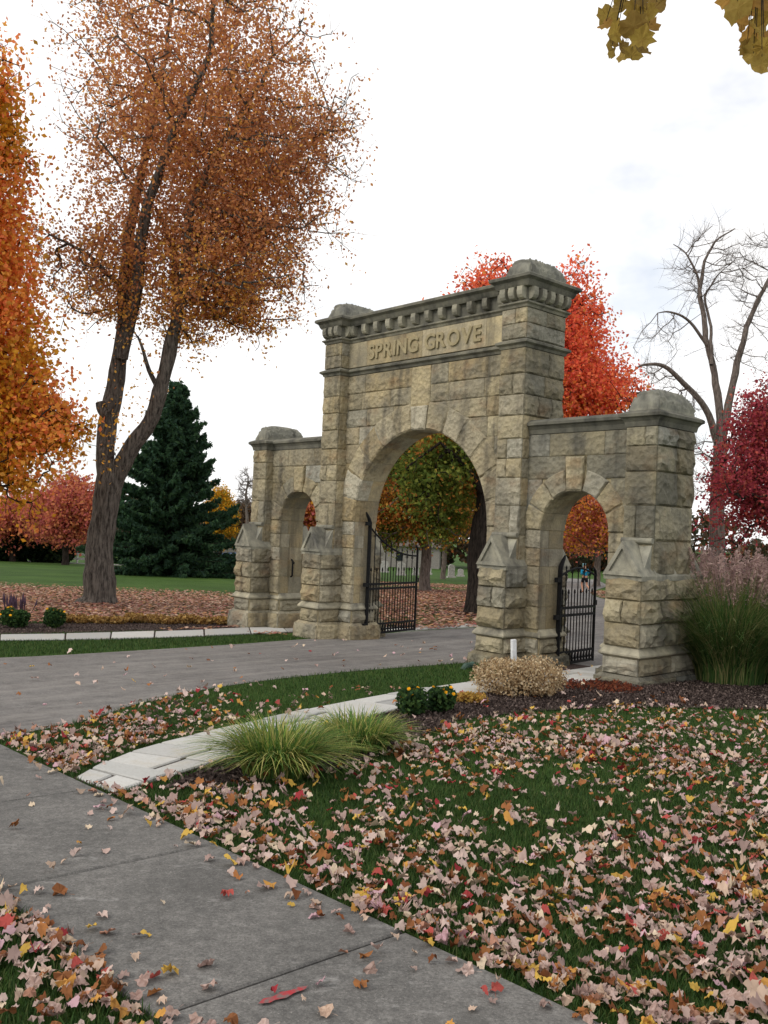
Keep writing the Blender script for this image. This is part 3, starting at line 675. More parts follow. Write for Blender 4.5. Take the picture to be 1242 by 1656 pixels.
# ================================================================== IRON GATES
def iron_gate(name, label, hinge, ang, length, z0, zt_hinge, zt_end, curve, npk, zr, ztip, posts_r, curl, hinges):
    root = empty(name, GO + GU * hinge[0] + GW * hinge[1] + Vector((0, 0, 0)), -TH + ang)
    tag(root, label, 'gate')
    def part(nm, f):
        bm = bmesh.new(); f(bm); return bm_link(nm, bm, 'iron', root)
    def hp(bm):
        pts = [(0, 0, z0), (0, 0, zt_hinge - .2)] + [(-curl * .09 * math.sin(t) * t, 0, zt_hinge - .2 + .26 * t / 1.6) for t in (.4, .8, 1.2, 1.6)]
        add_tube(bm, pts, [posts_r, posts_r, posts_r, posts_r * .9, posts_r * .75, posts_r * .35], 8)
        for z in hinges: add_box(bm, -.12, .02, -.035, .035, z - .04, z + .04)
    part('post', hp)
    def ep(bm):
        pts = [(length, 0, z0 + .02), (length, 0, zt_end - .12)] + [(length - .07 * t * t, 0, zt_end - .12 + .1 * t) for t in (.5, 1)]
        add_tube(bm, pts, [posts_r * .62] * 3 + [posts_r * .4], 8)
        add_tube(bm, [(length + .01, 0, zr[1] + .1), (length + .07, 0, zr[1] + .1), (length + .07, 0, zr[1] + .02), (length + .01, 0, zr[1] + .02)], .012, 6)
    part('post', ep)
    for z, h in ((zr[0], .022), (zr[1], .022), (z0 + .05, .022), (z0 + .24, .02), (z0 + .12, .014)):
        part('rail', lambda bm: add_box(bm, 0, length, -.018, .018, z - h, z + h))
    part('top_rail', lambda bm: add_tube(bm, [(length * i / 16, 0, curve(i / 16)) for i in range(17)], .02, 6))
    def scroll(bm):
        for i in range(1, npk):
            x = length * i / npk
            for s_ in (-1, 1):
                pts = [(x + s_ * (.012 + .028 * math.sin(t)), 0, curve(x / length) - .035 - .03 * (1 - math.cos(t)) / 2) for t in np.linspace(0, math.pi * 1.2, 6)]
                add_tube(bm, pts, .007, 5)
    part('scrollwork', scroll)
    for i in range(1, npk):
        x = length * i / npk; top = curve(x / length) + .12
        def pk(bm):
            add_tube(bm, [(x, 0, z0 + .03), (x, 0, top - .06), (x, 0, top - .045), (x, 0, top)], [.011, .011, .02, .002], 6)
        part('picket', pk)
    for i in range(npk):
        x = length * (i + .5) / npk
        def pk2(bm):
            add_tube(bm, [(x, 0, z0 + .03), (x, 0, ztip - .09), (x, 0, ztip - .075), (x, 0, ztip - .03), (x, 0, ztip)], [.010, .010, .02, .016, .001], 6)
        part('picket', pk2)
    def orn(bm):
        for i in range(npk * 2):
            x = length * (i + .5) / (npk * 2); add_tube(bm, [(x, -.012, z0 + .06), (x, -.012, z0 + .15), (x, -.012, z0 + .23)], [.006, .022, .006], 5)
    part('kick_panel', orn)
    return root
iron_gate('iron_gate', 'black wrought iron carriage gate leaf swung open under the large arch', (-1.765, .36), 1.73, 1.72, -.10, 2.46, 1.86,
          lambda s: 2.22 - .62 * (1 - (1 - s) ** 2.2), 9, (.90, 1.0), 1.36, .042, 1, (.14, .99, 2.28))
iron_gate('iron_gate', 'narrow black iron gate open in the small arch by the tan shrub', (3.13, .45), 1.66, 1.2, -.06, 1.80, 1.66,
          lambda s: 1.50 + .14 * math.sin(math.pi * s), 6, (.82, .95), 1.28, .042, -1, (.10, .80, 1.44))
bm = bmesh.new(); add_tube(bm, [(0, 0, 0), (.05, 0, .03), (.05, 0, .2), (.05, 0, .36), (0, 0, .4)], .022, 7); add_tube(bm, [(.05, 0, .3), (.11, 0, .33)], .02, 6)
lt = bm_link('gate_latch', bm, 'iron', gate); lt.location = (-CS - RS + .02, .28, .98)

# ================================================================== LEAF, GRASS AND TREE GENERATORS
def pal(cols): return np.array([lin(*c)[:3] for c in cols])
MAPLE = np.array([(0, -.40), (.14, -.36), (.34, -.36), (.40, -.22), (.52, -.04), (.40, .08), (.42, .27), (.25, .27), (.15, .38), (0, .54), (-.15, .38), (-.25, .27), (-.42, .27), (-.40, .08), (-.52, -.04), (-.40, -.22), (-.34, -.36), (-.14, -.36)])
def maple_variant(seed):
    r = np.random.default_rng(seed); p = MAPLE * r.uniform(.8, 1.14, MAPLE.shape) * np.array([r.uniform(.75, 1.1), r.uniform(.85, 1.1)])
    p = np.vstack([p, [[0, -.05]]]); a = r.uniform(0, math.pi); k = r.uniform(-2.0, 2.4); q = p @ np.array([math.cos(a), math.sin(a)])
    z = k * q * q * .9 + .09 * r.standard_normal(len(p)) + r.uniform(.0, .25) * np.hypot(p[:, 0], p[:, 1]); 
    return np.column_stack([p * (1 - .15 * abs(k)), z - z.min()])
MV = [maple_variant(s) for s in range(16)]
MF = np.array([(i, (i + 1) % 18, 18) for i in range(18)])
def scatter_leaves(name, x, y, z, size, colors, mat, tilt=.36, parent=None):
    n = len(x); V = np.empty((n, 19, 3)); kk = rng.integers(0, len(MV), n)
    base = np.array(MV)[kk] * size[:, None, None]
    a = rng.uniform(0, 2 * math.pi, n); tx = rng.normal(0, tilt, n); ty = rng.normal(0, tilt, n)
    ca, sa = np.cos(a)[:, None], np.sin(a)[:, None]
    X, Y, Z = base[..., 0], base[..., 1], base[..., 2]
    Z2 = Z + X * np.sin(tx)[:, None] + Y * np.sin(ty)[:, None]; Z2 = Z2 - Z2.min(axis=1, keepdims=True)
    V[..., 0] = X * ca - Y * sa + x[:, None]; V[..., 1] = X * sa + Y * ca + y[:, None]; V[..., 2] = Z2 + z[:, None]
    F = (MF[None] + (np.arange(n) * 19)[:, None, None]).reshape(-1, 3)
    return npmesh(name, V.reshape(-1, 3), F, mat, parent, np.repeat(colors, 18, axis=0))
def quads(P, size, colors, name, mat, parent, flat=0.0, aspect=1.5):
    """small bent leaves (two triangles folded along the midrib) at points P"""
    n = len(P); d = rng.normal(size=(n, 3)); d[:, 2] -= .3; d /= np.linalg.norm(d, axis=1, keepdims=True)
    u = rng.normal(size=(n, 3)); u -= (u * d).sum(1, keepdims=True) * d; u /= np.linalg.norm(u, axis=1, keepdims=True)
    w = np.cross(d, u); s = size[:, None] if hasattr(size, '__len__') else size
    a = P - d * s * .5 * aspect; b = P + d * s * .5 * aspect; l = P + u * s * .48 + w * s * .14; r_ = P - u * s * .48 + w * s * .14
    V = np.stack([a, l, b, r_], 1).reshape(-1, 3); k = np.arange(n)[:, None] * 4
    F = np.stack([k + np.array([0, 1, 2]), k + np.array([0, 2, 3])], 1).reshape(-1, 3)
    return npmesh(name, V, F, mat, parent, np.repeat(colors, 2, axis=0))
def pick(palette, n, jit=.18):
    c = palette[rng.integers(0, len(palette), n)]; return np.clip(c * rng.uniform(1 - jit, 1 + jit, (n, 1)), 0, 1)
def skeleton(nodes, rads, pts, bias=.25):
    """grow twigs from given limb nodes to every point (nearest-neighbour growth with a bias for short paths)"""
    P = [np.array(p, float) for p in nodes]; par = [-1] * len(P); plen = [0.0] * len(P)
    pts = np.array(pts); base = np.array(P); order = []
    arr = np.zeros((len(P) + len(pts), 3)); arr[:len(P)] = base; L = np.zeros(len(P) + len(pts)); cnt = len(P)
    best = np.full(len(pts), 1e9); bi = np.zeros(len(pts), int); real = np.zeros(len(pts))
    for i in range(cnt):
        dd = np.linalg.norm(pts - arr[i], axis=1); up = dd < best; best[up] = dd[up]; bi[up] = i
    done = np.zeros(len(pts), bool); edges = []
    for _ in range(len(pts)):
        c = np.where(done, 1e9, best); k = int(c.argmin()); q = bi[k]; done[k] = True
        arr[cnt] = pts[k]; L[cnt] = L[q] + np.linalg.norm(arr[q] - pts[k]); edges.append((q, cnt))
        dd = np.linalg.norm(pts - pts[k], axis=1) + bias * L[cnt]; up = dd < best; best[up] = dd[up]; bi[up] = cnt; cnt += 1
    load = np.ones(cnt)
    for q, k in reversed(edges):
        if q >= len(nodes): load[q] += load[k]
    return arr[:cnt], edges, load
def tree(name, label, base, limbs, crown, ncl, leaf_n, leaf_size, colfn, barkm='bark', spread=.42, twig=.012, group=None, clump=.5, keep=None, bias=.25, maxr=.12, aspect=1.4, fine=0, flat=.8, gap=-.05, wob=.07, low=None):
    """limbs: list of (points, radii); crown: list of (centre, radii) ellipsoids"""
    root = empty(name, base); tag(root, label, 'tree', group); off = Vector(base)
    V = []; F = []; nodes = []
    for pts, rad in limbs:
        sp = smooth_line(pts, 5); rr = np.interp(np.linspace(0, 1, len(sp)), np.linspace(0, 1, len(rad)), rad)
        sp = [p + Vector((noise.noise(p * .9), noise.noise(p * .9 + Vector((7, 0, 0))), 0)) * .12 * min(1, i / 4) for i, p in enumerate(sp)]
        v, f = tube_arrays([p - off for p in sp], rr, 12); k = len(V)
        v = [q + Vector((noise.noise(q * 2.1), noise.noise(q * 2.1 + Vector((3, 1, 0))), 0)) * .05 for q in v] if max(rad) > .2 else v
        V += v; F += [tuple(i + k for i in q) for q in f]
        m = max(1, len(sp) // 3); nodes += [tuple(p) for p in sp[m:]]
    w = np.array([r[0] * r[2] * r[1] ** .5 * (low[1] if low and c_[2] < low[0] else 1) for c_, r in crown]); w /= w.sum()
    pts = []
    while len(pts) < ncl:
        c, r = crown[rng.choice(len(crown), p=w)]
        d = rng.normal(size=3); d /= np.linalg.norm(d); q = np.array(c) + d * np.array(r) * rng.uniform(.15, 1) ** (1 / 2.2)
        if noise.noise(Vector(q) * clump) < gap or noise.noise(Vector(q) * clump * 2.3) < -.28: continue
        if keep and not keep(q): continue
        pts.append(q)
    arr, edges, load = skeleton(nodes, None, pts, bias)
    for q, k in edges:
        a, b = Vector(arr[q]), Vector(arr[k]); ln = (b - a).length
        ra = min(maxr, twig * (load[k]) ** .45); rb = max(twig * .5, ra * .75); mid = (a + b) / 2 + Vector(rng.normal(0, wob, 3)) * ln + Vector((0, 0, -.04 * ln))
        v, f = tube_arrays([a - off, mid - off, b - off], [ra, (ra + rb) / 2, rb], 5); n0 = len(V); V += v; F += [tuple(i + n0 for i in g) for g in f]
    for q, k in edges:
        a, b = Vector(arr[q]), Vector(arr[k]); d = (b - a).normalized()
        for _ in range(fine):
            e = (d * .7 + Vector(rng.normal(0, .5, 3)) + Vector((0, 0, .35))).normalized() * rng.uniform(.35, 1.1); st = a.lerp(b, rng.uniform(.2, 1))
            v, f = tube_arrays([st - off, st + e * .5 + Vector(rng.normal(0, .03, 3)) - off, st + e - off], [twig * .55, twig * .42, twig * .22], 3); n0 = len(V); V += v; F += [tuple(i + n0 for i in g) for g in f]
    pydata('trunk', V, F, barkm, root, True)
    if leaf_n:
        cl = np.array(pts); idx = rng.integers(0, len(cl), leaf_n)
        par = {k - len(nodes): q for q, k in edges}; pa = np.array([arr[par[i]] for i in range(len(cl))])
        tt = rng.uniform(.15, 1.08, leaf_n)[:, None]
        P = pa[idx] * (1 - tt) + cl[idx] * tt + np.clip(rng.normal(0, .5, (leaf_n, 3)), -1, 1) * spread * np.array([1.1, 1.1, flat])
        shade = rng.uniform(.8, 1.2, len(cl))[idx][:, None]
        quads(P - np.array(off), rng.uniform(.7, 1.3, leaf_n) * leaf_size, np.clip(colfn(P) * shade, 0, 1), 'crown', 'leaf', root, aspect=aspect)
    return root
def mixcol(pA, pB, fac, n):
    a, b = pick(pA, n), pick(pB, n); f = (rng.uniform(0, 1, n) < fac)[:, None]; return np.where(f, b, a)
def cr(px, py, Y, rx, ry, rd):
    s = Y / FPX; return (tuple(at(px, py, Y)), (rx * s, rd, ry * s))

# ------------------------------------------------------------------ the tall copper tree
Y = 27.0
def lp(pts, dy=0): return [at(x, y, Y + dy * i / max(1, len(pts) - 1)) for i, (x, y) in enumerate(pts)]
b_ = at(160, 975, Y); b_.z = gz(Y)
limbs = [
    (lp([(157, 992), (159, 978), (161, 962), (163, 900), (168, 840), (177, 775), (181, 745)]), [.95, .70, .50, .41, .38, .40, .33]),
    (lp([(172, 790), (173, 720), (178, 660), (192, 600), (203, 520), (206, 440), (210, 380), (218, 320), (235, 240), (255, 150), (272, 60), (280, -60)], 1.0), [.29, .29, .28, .24, .22, .2, .18, .15, .12, .09, .06, .03]),
    (lp([(196, 580), (215, 500), (222, 440), (232, 360), (245, 300), (300, 180), (335, 90), (350, -20)], -1.5), [.2, .18, .18, .16, .14, .11, .08, .04]),
    (lp([(180, 790), (205, 735), (240, 682), (262, 622), (275, 560), (288, 500), (300, 420), (312, 340), (345, 250), (400, 170), (440, 90)], -1.0), [.29, .25, .22, .21, .19, .17, .14, .11, .09, .06, .03]),
    (lp([(287, 500), (281, 430), (270, 370), (255, 340)], 1.0), [.14, .12, .1, .06]),
    (lp([(258, 632), (240, 590), (222, 545)], -.6), [.09, .06, .03]),
    (lp([(300, 430), (380, 330), (470, 260), (540, 200)], 1.5), [.1, .08, .06, .03]),
    (lp([(205, 470), (150, 420), (100, 390)], -1.5), [.08, .06, .03]),
    (lp([(176, 672), (164, 662), (160, 650)], 0), [.2, .17, .15])]
crown = [cr(330, 170, Y, 225, 240, 4.2), cr(450, 300, Y, 145, 190, 3.6), cr(150, 420, Y, 100, 100, 2.6), cr(345, 450, Y, 130, 110, 3.0), cr(170, 120, Y, 115, 160, 3.2), cr(500, 190, Y, 100, 150, 3.0), cr(300, -60, Y, 200, 130, 3.5), cr(425, 430, Y, 105, 110, 2.6), cr(420, 440, Y, 100, 105, 2.2), cr(350, 500, Y, 95, 60, 2.2), cr(300, 530, Y, 80, 45, 1.6), cr(140, 470, Y, 85, 85, 2.0), cr(130, 440, Y, 80, 90, 1.6), cr(220, 480, Y, 60, 70, 1.6), cr(400, 520, Y, 50, 50, 1.5), cr(540, 270, Y, 62, 110, 2.0), cr(240, 545, Y - .8, 45, 40, .8), cr(182, 725, Y - .6, 20, 30, .3)]
pA, pB = pal([(206, 144, 96), (190, 130, 90), (178, 122, 92), (216, 156, 98)]), pal([(238, 182, 84), (230, 168, 82), (222, 174, 90)])
tree('copper_tree', 'tall forked tree with copper brown leaves and bare grey trunk', b_, limbs, crown, 1700, 82000, .078, lambda P: mixcol(pA, pB, np.clip((10.5 - P[:, 2]) / 6, .08, .9), len(P)), 'bark', .27, .011, clump=.78, fine=1, flat=.7, gap=.05, bias=.4, wob=.04, low=(10.2, 1.35))

# ------------------------------------------------------------------ orange maple at the photograph's edge
Y = 24.0
b_ = Vector((at(-95, 900, Y).x, Y, gz(Y)))
limbs = [([b_ + Vector((0, 0, -.2)), b_ + Vector((.05, 0, 1.5)), b_ + Vector((.1, .1, 3.2)), b_ + Vector((.3, .2, 6)), b_ + Vector((.4, 0, 9)), b_ + Vector((.5, 0, 12.5))], [.4, .3, .27, .2, .13, .04]),
         ([b_ + Vector((.1, 0, 2.6)), b_ + Vector((1.2, .2, 4)), b_ + Vector((2.6, .3, 5))], [.14, .1, .03]), ([b_ + Vector((.1, 0, 2.4)), b_ + Vector((1.0, -.8, 3.0)), b_ + Vector((2.2, -1.3, 3.2))], [.12, .08, .03])]
crown = [cr(-70, 300, Y, 112, 290, 2.3), cr(10, 130, Y, 45, 70, 1.2), cr(15, 270, Y, 50, 60, 1.2), cr(-50, 680, Y, 165, 130, 2.6), cr(45, 715, Y, 110, 105, 2.0), cr(95, 680, Y, 58, 45, 1.2), cr(-20, 560, Y, 70, 60, 1.6), cr(-60, 480, Y, 120, 120, 2.4), cr(20, 790, Y - .5, 80, 60, 1.6)]
oA, oB = pal([(242, 168, 82), (246, 150, 84), (240, 182, 88), (240, 140, 88)]), pal([(212, 152, 48), (190, 144, 50), (228, 168, 56)])
def ocol(P):
    f = np.array([noise.noise(Vector(p) * .55) for p in P]); return mixcol(oA, oB, np.clip(.35 + 1.6 * f, .02, .95), len(P))
tree('orange_maple', 'glowing orange and gold maple beside the copper tree', b_, limbs, crown, 1300, 56000, .105, ocol, 'dark_bark', .42, .01, clump=.6, flat=.38, gap=.0)

# ------------------------------------------------------------------ maples behind the gateway
def maple(name, label, px, py, Y, h0, h, crown, ncl, nl, ls, colfn, tr, barkm='dark_bark', group=None, lean=0, **kw):
    b = at(px, py, Y); b.z = gz(Y)
    limbs = [([b + Vector((0, 0, -.2)), b + Vector((0, 0, .3)), b + Vector((lean * .3, 0, h0)), b + Vector((lean * .6, .1, h0 + (h - h0) * .45)), b + Vector((lean, 0, h))], [tr * 1.5, tr * 1.05, tr * .85, tr * .45, .03])]
    for k in range(5):
        a = 2.4 * k + px; z = h0 * .8 + (h - h0) * .12 * k; r = (h - h0) * .28
        limbs.append(([b + Vector((lean * .3, 0, z)), b + Vector((math.cos(a) * r * .6, math.sin(a) * r * .6, z + r * .45)), b + Vector((math.cos(a) * r * 1.2, math.sin(a) * r * 1.2, z + r * .8))], [tr * .4, tr * .25, .03]))
    return tree(name, label, b, limbs, crown, ncl, nl, ls, colfn, barkm, group=group, **kw)
gA, gB = pal([(112, 130, 58), (134, 140, 62), (98, 116, 54)]), pal([(210, 152, 70), (196, 138, 68), (184, 150, 70), (212, 132, 76)])
def gcol(P):
    f = np.array([noise.noise(Vector(p) * .45 + Vector((3, 3, 3))) for p in P]); return mixcol(gA, gB, np.clip(.38 + 1.7 * f, .03, .95), len(P))
maple('turning_maple', 'green and amber maple on a pale trunk seen through the large arch', 687, 955, 47.5, 2.6, 11, [cr(690, 745, 47.5, 160, 135, 3.8), cr(630, 830, 46.5, 95, 70, 2.8), cr(740, 840, 47.5, 90, 60, 2.6), cr(600, 780, 47, 60, 80, 2.4), cr(680, 868, 46.5, 115, 32, 2.6), cr(645, 700, 47, 90, 60, 2.5)], 1100, 64000, .115, gcol, .3, 'grey_bark', spread=.55, flat=.4)
maple('dark_maple', 'dark trunked maple standing just behind the right jamb of the large arch', 772, 990, 29.5, 3.0, 9.5, [cr(735, 740, 30, 125, 110, 2.8), cr(790, 640, 30.5, 90, 110, 2.5), cr(700, 800, 29, 60, 50, 1.5)], 600, 26000, .1, gcol, .4, 'dark_bark', spread=.45, lean=.2, flat=.4)
rA, rB = pal([(230, 112, 82), (240, 136, 88), (216, 98, 80), (238, 122, 84)]), pal([(238, 156, 80), (234, 138, 78), (224, 158, 80)])
def rcol(P): return mixcol(rA, rB, np.clip((8.2 - P[:, 2]) / 5 + .12, .06, .8), len(P))
maple('red_maple', 'scarlet and orange maple rising behind the gateway cornice', 868, 960, 40, 2.6, 14, [cr(790, 520, 40, 90, 105, 3), cr(748, 490, 40, 58, 50, 1.6), cr(800, 450, 40, 55, 40, 1.6), cr(925, 470, 40, 45, 50, 1.6), cr(1005, 625, 40, 52, 45, 1.8), cr(925, 540, 40, 62, 110, 2.8), cr(955, 640, 40, 95, 75, 3), cr(870, 640, 40, 130, 120, 3.4), cr(900, 780, 40, 110, 70, 3.2), cr(1030, 625, 40, 25, 22, .8)], 1150, 58000, .12, rcol, .36, spread=.45, clump=.6, flat=.45, gap=-.02)
cA, cB = pal([(166, 70, 82), (182, 80, 90), (148, 62, 74)]), pal([(192, 92, 82), (170, 98, 80)])
maple('crimson_tree', 'deep crimson leaved tree behind the feathery ornamental grass', 1262, 930, 33, 1.6, 8.5, [cr(1235, 760, 33, 95, 120, 2.6), cr(1175, 830, 33, 62, 70, 2.2), cr(1245, 650, 33, 52, 65, 1.6), cr(1310, 760, 33, 80, 130, 2.6)], 800, 34000, .09, lambda P: mixcol(cA, cB, .25, len(P)), .22, spread=.38, clump=.7, flat=.45, gap=-.02)
fA = pal([(198, 112, 96), (208, 132, 100), (182, 100, 98), (214, 146, 96)])
for px, Y, w, top, lab in ((965, 75, 115, 735, 'far russet maple seen over the small iron gate'), (905, 88, 55, 780, 'farther orange maple behind the small arch gate'), (505, 60, 42, 770, 'red maple glimpsed through the left small arch')):
    maple('distant_maple', lab, px, 935, Y, 3.0, (930 - top) * Y / FPX * .95, [cr(px, (top + 890) / 2, Y, w, (890 - top) / 2, w * Y / FPX * .9), cr(px + 15, 870, Y, w * .9, 30, w * Y / FPX * .8)], 220, 15000, .18, lambda P: mixcol(fA, oB, .25, len(P)), .28, 'grey_bark', 'maples beyond the gateway', spread=.8)
# left background
for px, Y, w, top, lab, pp in ((105, 74, 62, 770, 'dusty pink red tree on a thin trunk across the lawn', fA), (20, 78, 60, 800, 'russet tree behind the orange maple near the far road', fA), (356, 118, 26, 788, 'bright yellow columnar tree at the far side of the lawn', pal([(222, 168, 44), (206, 150, 50), (150, 140, 50)])),
                               (400, 125, 30, 810, 'grey brown thinning tree beside the far yellow tree', pal([(112, 98, 84), (96, 84, 70), (130, 96, 70)])), (430, 120, 34, 860, 'low orange tree behind the far parked car', pal([(190, 104, 60), (170, 90, 56)]))):
    maple('distant_tree', lab, px, 912, Y, 2.2, (905 - top) * Y / FPX, [cr(px, (top + 888) / 2, Y, w, (888 - top) / 2 + 6, w * Y / FPX * .9)], 220, 15000, .2, lambda P, pp=pp: pick(pp, len(P)), .26, 'dark_bark', 'trees beyond the far lawn', spread=.9)

# ------------------------------------------------------------------ bare trees
def bare(name, label, limbs, crown, n, base, tw, mr):
    return tree(name, label, base, limbs, crown, n, 0, .1, None, 'grey_bark', twig=tw, bias=.55, maxr=mr, clump=.9, fine=5, wob=.03)
Y = 46
b_ = at(1163, 930, Y); b_.z = gz(Y)
bl = [([b_ - Vector((0, 0, .3))] + lp([(1160, 860), (1164, 760), (1168, 690)]), [.48, .38, .36, .3]),
      (lp([(1166, 710), (1158, 620), (1145, 560), (1135, 500), (1132, 460), (1150, 400), (1185, 370)], 2), [.22, .18, .15, .12, .1, .06, .03]),
      (lp([(1170, 700), (1185, 620), (1205, 540), (1225, 490), (1250, 440), (1275, 390)], -1), [.22, .18, .14, .11, .07, .03]),
      (lp([(1162, 720), (1140, 660), (1105, 620), (1075, 592), (1040, 590), (1020, 602)], -2), [.2, .16, .13, .1, .06, .03]),
      (lp([(1145, 560), (1115, 520), (1085, 505), (1062, 506)], -1), [.09, .07, .05, .02]), (lp([(1134, 480), (1125, 440), (1110, 410), (1090, 395)], 1), [.08, .06, .04, .02]), (lp([(1150, 590), (1150, 540), (1142, 480), (1165, 440)], 2), [.1, .08, .06, .03])]
bare('bare_tree', 'tall leafless grey tree with spreading limbs behind the end pier', bl, [cr(1150, 430, Y, 75, 80, 2.5), cr(1245, 440, Y, 60, 90, 2.5), cr(1070, 580, Y, 50, 70, 1.8), cr(1100, 690, Y, 50, 70, 2), cr(1200, 560, Y, 60, 60, 2), cr(1130, 760, Y, 40, 60, 1.5)], 520, b_, .012, .05)
Y = 110
b_ = at(400, 905, Y); b_.z = gz(Y)
bare('bare_tree', 'slim leafless tree beside the far left pier of the gateway', [([b_, at(400, 860, Y), at(398, 800, Y), at(402, 770, Y)], [.25, .2, .13, .05])], [cr(398, 790, Y, 17, 40, 1.6)], 110, b_, .03, .08)

# ------------------------------------------------------------------ spruce
Y = 57.0
b_ = at(268, 930, Y); b_.z = gz(Y); H = 12.3
root = tag(empty('spruce_tree', b_), 'dark green spruce with drooping boughs on the far lawn', 'tree')
V, F = tube_arrays([(0, 0, -.2), (0, 0, 1), (0.1, 0, 6), (.25, 0, H)], [.35, .3, .18, .02], 8)
LP, LC, LS = [], [], []
sp_c = pal([(58, 86, 60), (50, 76, 54), (70, 98, 66), (64, 90, 74)])
for k in range(330):
    h = .25 + (H - .5) * (k / 330) ** 1.15; a = k * 2.399 + rng.uniform(-.3, .3)
    ln = (4.5 * (1 - h / H) ** .82 + .25) * rng.choice([.55, .8, .95, 1.05, 1.22]) * rng.uniform(.9, 1.1); n = int(24 + ln * 62)
    tt = rng.uniform(.12, 1, n) ** .7
    drop = -.18 * ln * tt + .28 * ln * tt ** 3 * (1 if h > 3 else .4)
    side = rng.normal(0, .26, n) * (1.15 - tt) * min(ln, 2) * .6
    x = np.cos(a) * tt * ln - np.sin(a) * side + .02 * h; y = np.sin(a) * tt * ln + np.cos(a) * side; z = np.maximum(h + drop + rng.normal(0, .09, n) - abs(side) * .2, .08)
    LP.append(np.column_stack([x, y, z])); LS.append(rng.uniform(.7, 1.3, n) * (.21 - .05 * tt))
    v, f = tube_arrays([(0.02 * h, 0, h), (math.cos(a) * ln * .5, math.sin(a) * ln * .5, h - .06 * ln), (math.cos(a) * ln * .95, math.sin(a) * ln * .95, h + .08 * ln if h > 3 else h - .1)], [.04, .025, .008], 4); n0 = len(V); V += v; F += [tuple(i + n0 for i in g) for g in f]
LP = np.vstack(LP); LS = np.concatenate(LS)
pydata('trunk', V, F, 'dark_bark', root, True)
quads(LP, LS, pick(sp_c, len(LP), .3), 'crown', 'leaf', root, aspect=2.2)

# ------------------------------------------------------------------ far hedge, wood, fence, houses, car, stones
def bush_mass(name, label, cat, cells, pp, ls, kind=None, group=None):
    P = []; 
    for (x, y, rx, rz_, n) in cells:
        d = rng.normal(size=(n, 3)); d /= np.linalg.norm(d, axis=1, keepdims=True); d *= rng.uniform(.72, 1.0, (n, 1)) * (1 + .2 * np.sin(d[:, :1] * 7 + x) * np.cos(d[:, 2:] * 6))
        p = d * np.array([rx, rx * .8, rz_]) + np.array([x, y, gz(y) + rz_ * .85]); P.append(p[p[:, 2] > gz(y)])
    P = np.vstack(P); o = quads(P, rng.uniform(.7, 1.3, len(P)) * ls, pick(pp, len(P), .3), name, 'leaf', None); tag(o, label, cat, group, kind); return o
hg = pal([(30, 46, 28), (40, 58, 32), (24, 38, 26), (52, 64, 34)])
for i, (x, y, r, h, lab) in enumerate(((-33.5, 79.5, 3.6, 2.2, 'dark green shrub across the far road at the left edge'), (-29.5, 80.5, 2.6, 1.8, 'dark green shrub across the far road near the russet tree'), (-37.5, 80.5, 3.5, 2.6, 'tall dark shrub partly cut off across the far road'))):
    bush_mass('evergreen_shrub', lab, 'shrub', [(x, y, r, h, 5000)], hg, .3, group='shrubs across the far road')
wood_c = pal([(88, 74, 58), (70, 66, 48), (120, 84, 56), (60, 66, 46), (104, 92, 78)])
cells = [(x + rng.uniform(-2, 2), 150 + rng.uniform(-8, 8), rng.uniform(4, 7), rng.uniform(3.2, 6.0), 900) for x in np.arange(-95, 120, 6.5)]
bush_mass('far_wood', 'muted brown and olive far wood along the horizon', 'wood', cells, wood_c, .75, 'stuff')
fence = tag(empty('board_fence', (-29.4, 83, gz(83))), 'white board fence beyond the far road', 'fence')
for k in range(4):
    bm = bmesh.new(); add_box(bm, k * 1.4 - .06, k * 1.4 + .06, -.06, .06, 0, 1.35); bm_link('post', bm, 'wood_white', fence)
for k in range(3):
    bm = bmesh.new(); add_box(bm, -.1, 4.4, -.09, -.065, .3 + .4 * k, .5 + .4 * k); bm_link('board', bm, 'wood_white', fence)
def house(label, x, y, w, d, h, rz):
    r = tag(empty('distant_house', (x, y, gz(y)), rz), label, 'house')
    core('wall', r, [(-w / 2, w / 2, -d / 2, d / 2, -.3, h)], 'house_wall')
    e = .5; V = [(-w / 2 - e, -d / 2 - e, h), (w / 2 + e, -d / 2 - e, h), (w / 2 + e, d / 2 + e, h), (-w / 2 - e, d / 2 + e, h), (-w / 2 - e, 0, h + d * .4), (w / 2 + e, 0, h + d * .4)]
    pydata('roof', V, [(0, 1, 5, 4), (2, 3, 4, 5), (0, 4, 3), (1, 2, 5), (0, 3, 2, 1)], 'roof_grey', r)
    for k in range(3):
        bm = bmesh.new(); add_box(bm, -w / 3 + k * w / 3 - .5, -w / 3 + k * w / 3 + .5, -d / 2 - .04, -d / 2 + .02, 1.0, 2.2); bm_link('window', bm, 'glass_dark', r)
house('low grey roofed house behind the far yellow tree', -21.5, 138, 11, 8, 2.9, .2)
house('pale house far beyond the lawn seen through the large arch', 3, 140, 12, 8, 3.2, -.1)
car = tag(empty('parked_car', (-18.3, 110, gz(110)), -.35), 'small blue car with lit headlights beyond the far lawn', 'car')
prof = [(-2.1, .35), (-2.15, .75), (-1.95, .95), (-1.35, 1.0), (-.75, 1.42), (.75, 1.45), (1.45, 1.02), (2.05, .95), (2.15, .6), (2.1, .35)]
bm = bmesh.new(); a = [bm.verts.new((-.86, x, z)) for x, z in prof]; b = [bm.verts.new((.86, x, z)) for x, z in prof]
bm.faces.new(a); bm.faces.new(b[::-1])
for k in range(len(prof)): bm.faces.new((a[k], b[k], b[(k + 1) % len(prof)], a[(k + 1) % len(prof)]))
bmesh.ops.recalc_face_normals(bm, faces=bm.faces); bmesh.ops.bevel(bm, geom=bm.edges[:], offset=.05, segments=2, affect='EDGES')
bm_link('body', bm, 'car_paint', car, True)
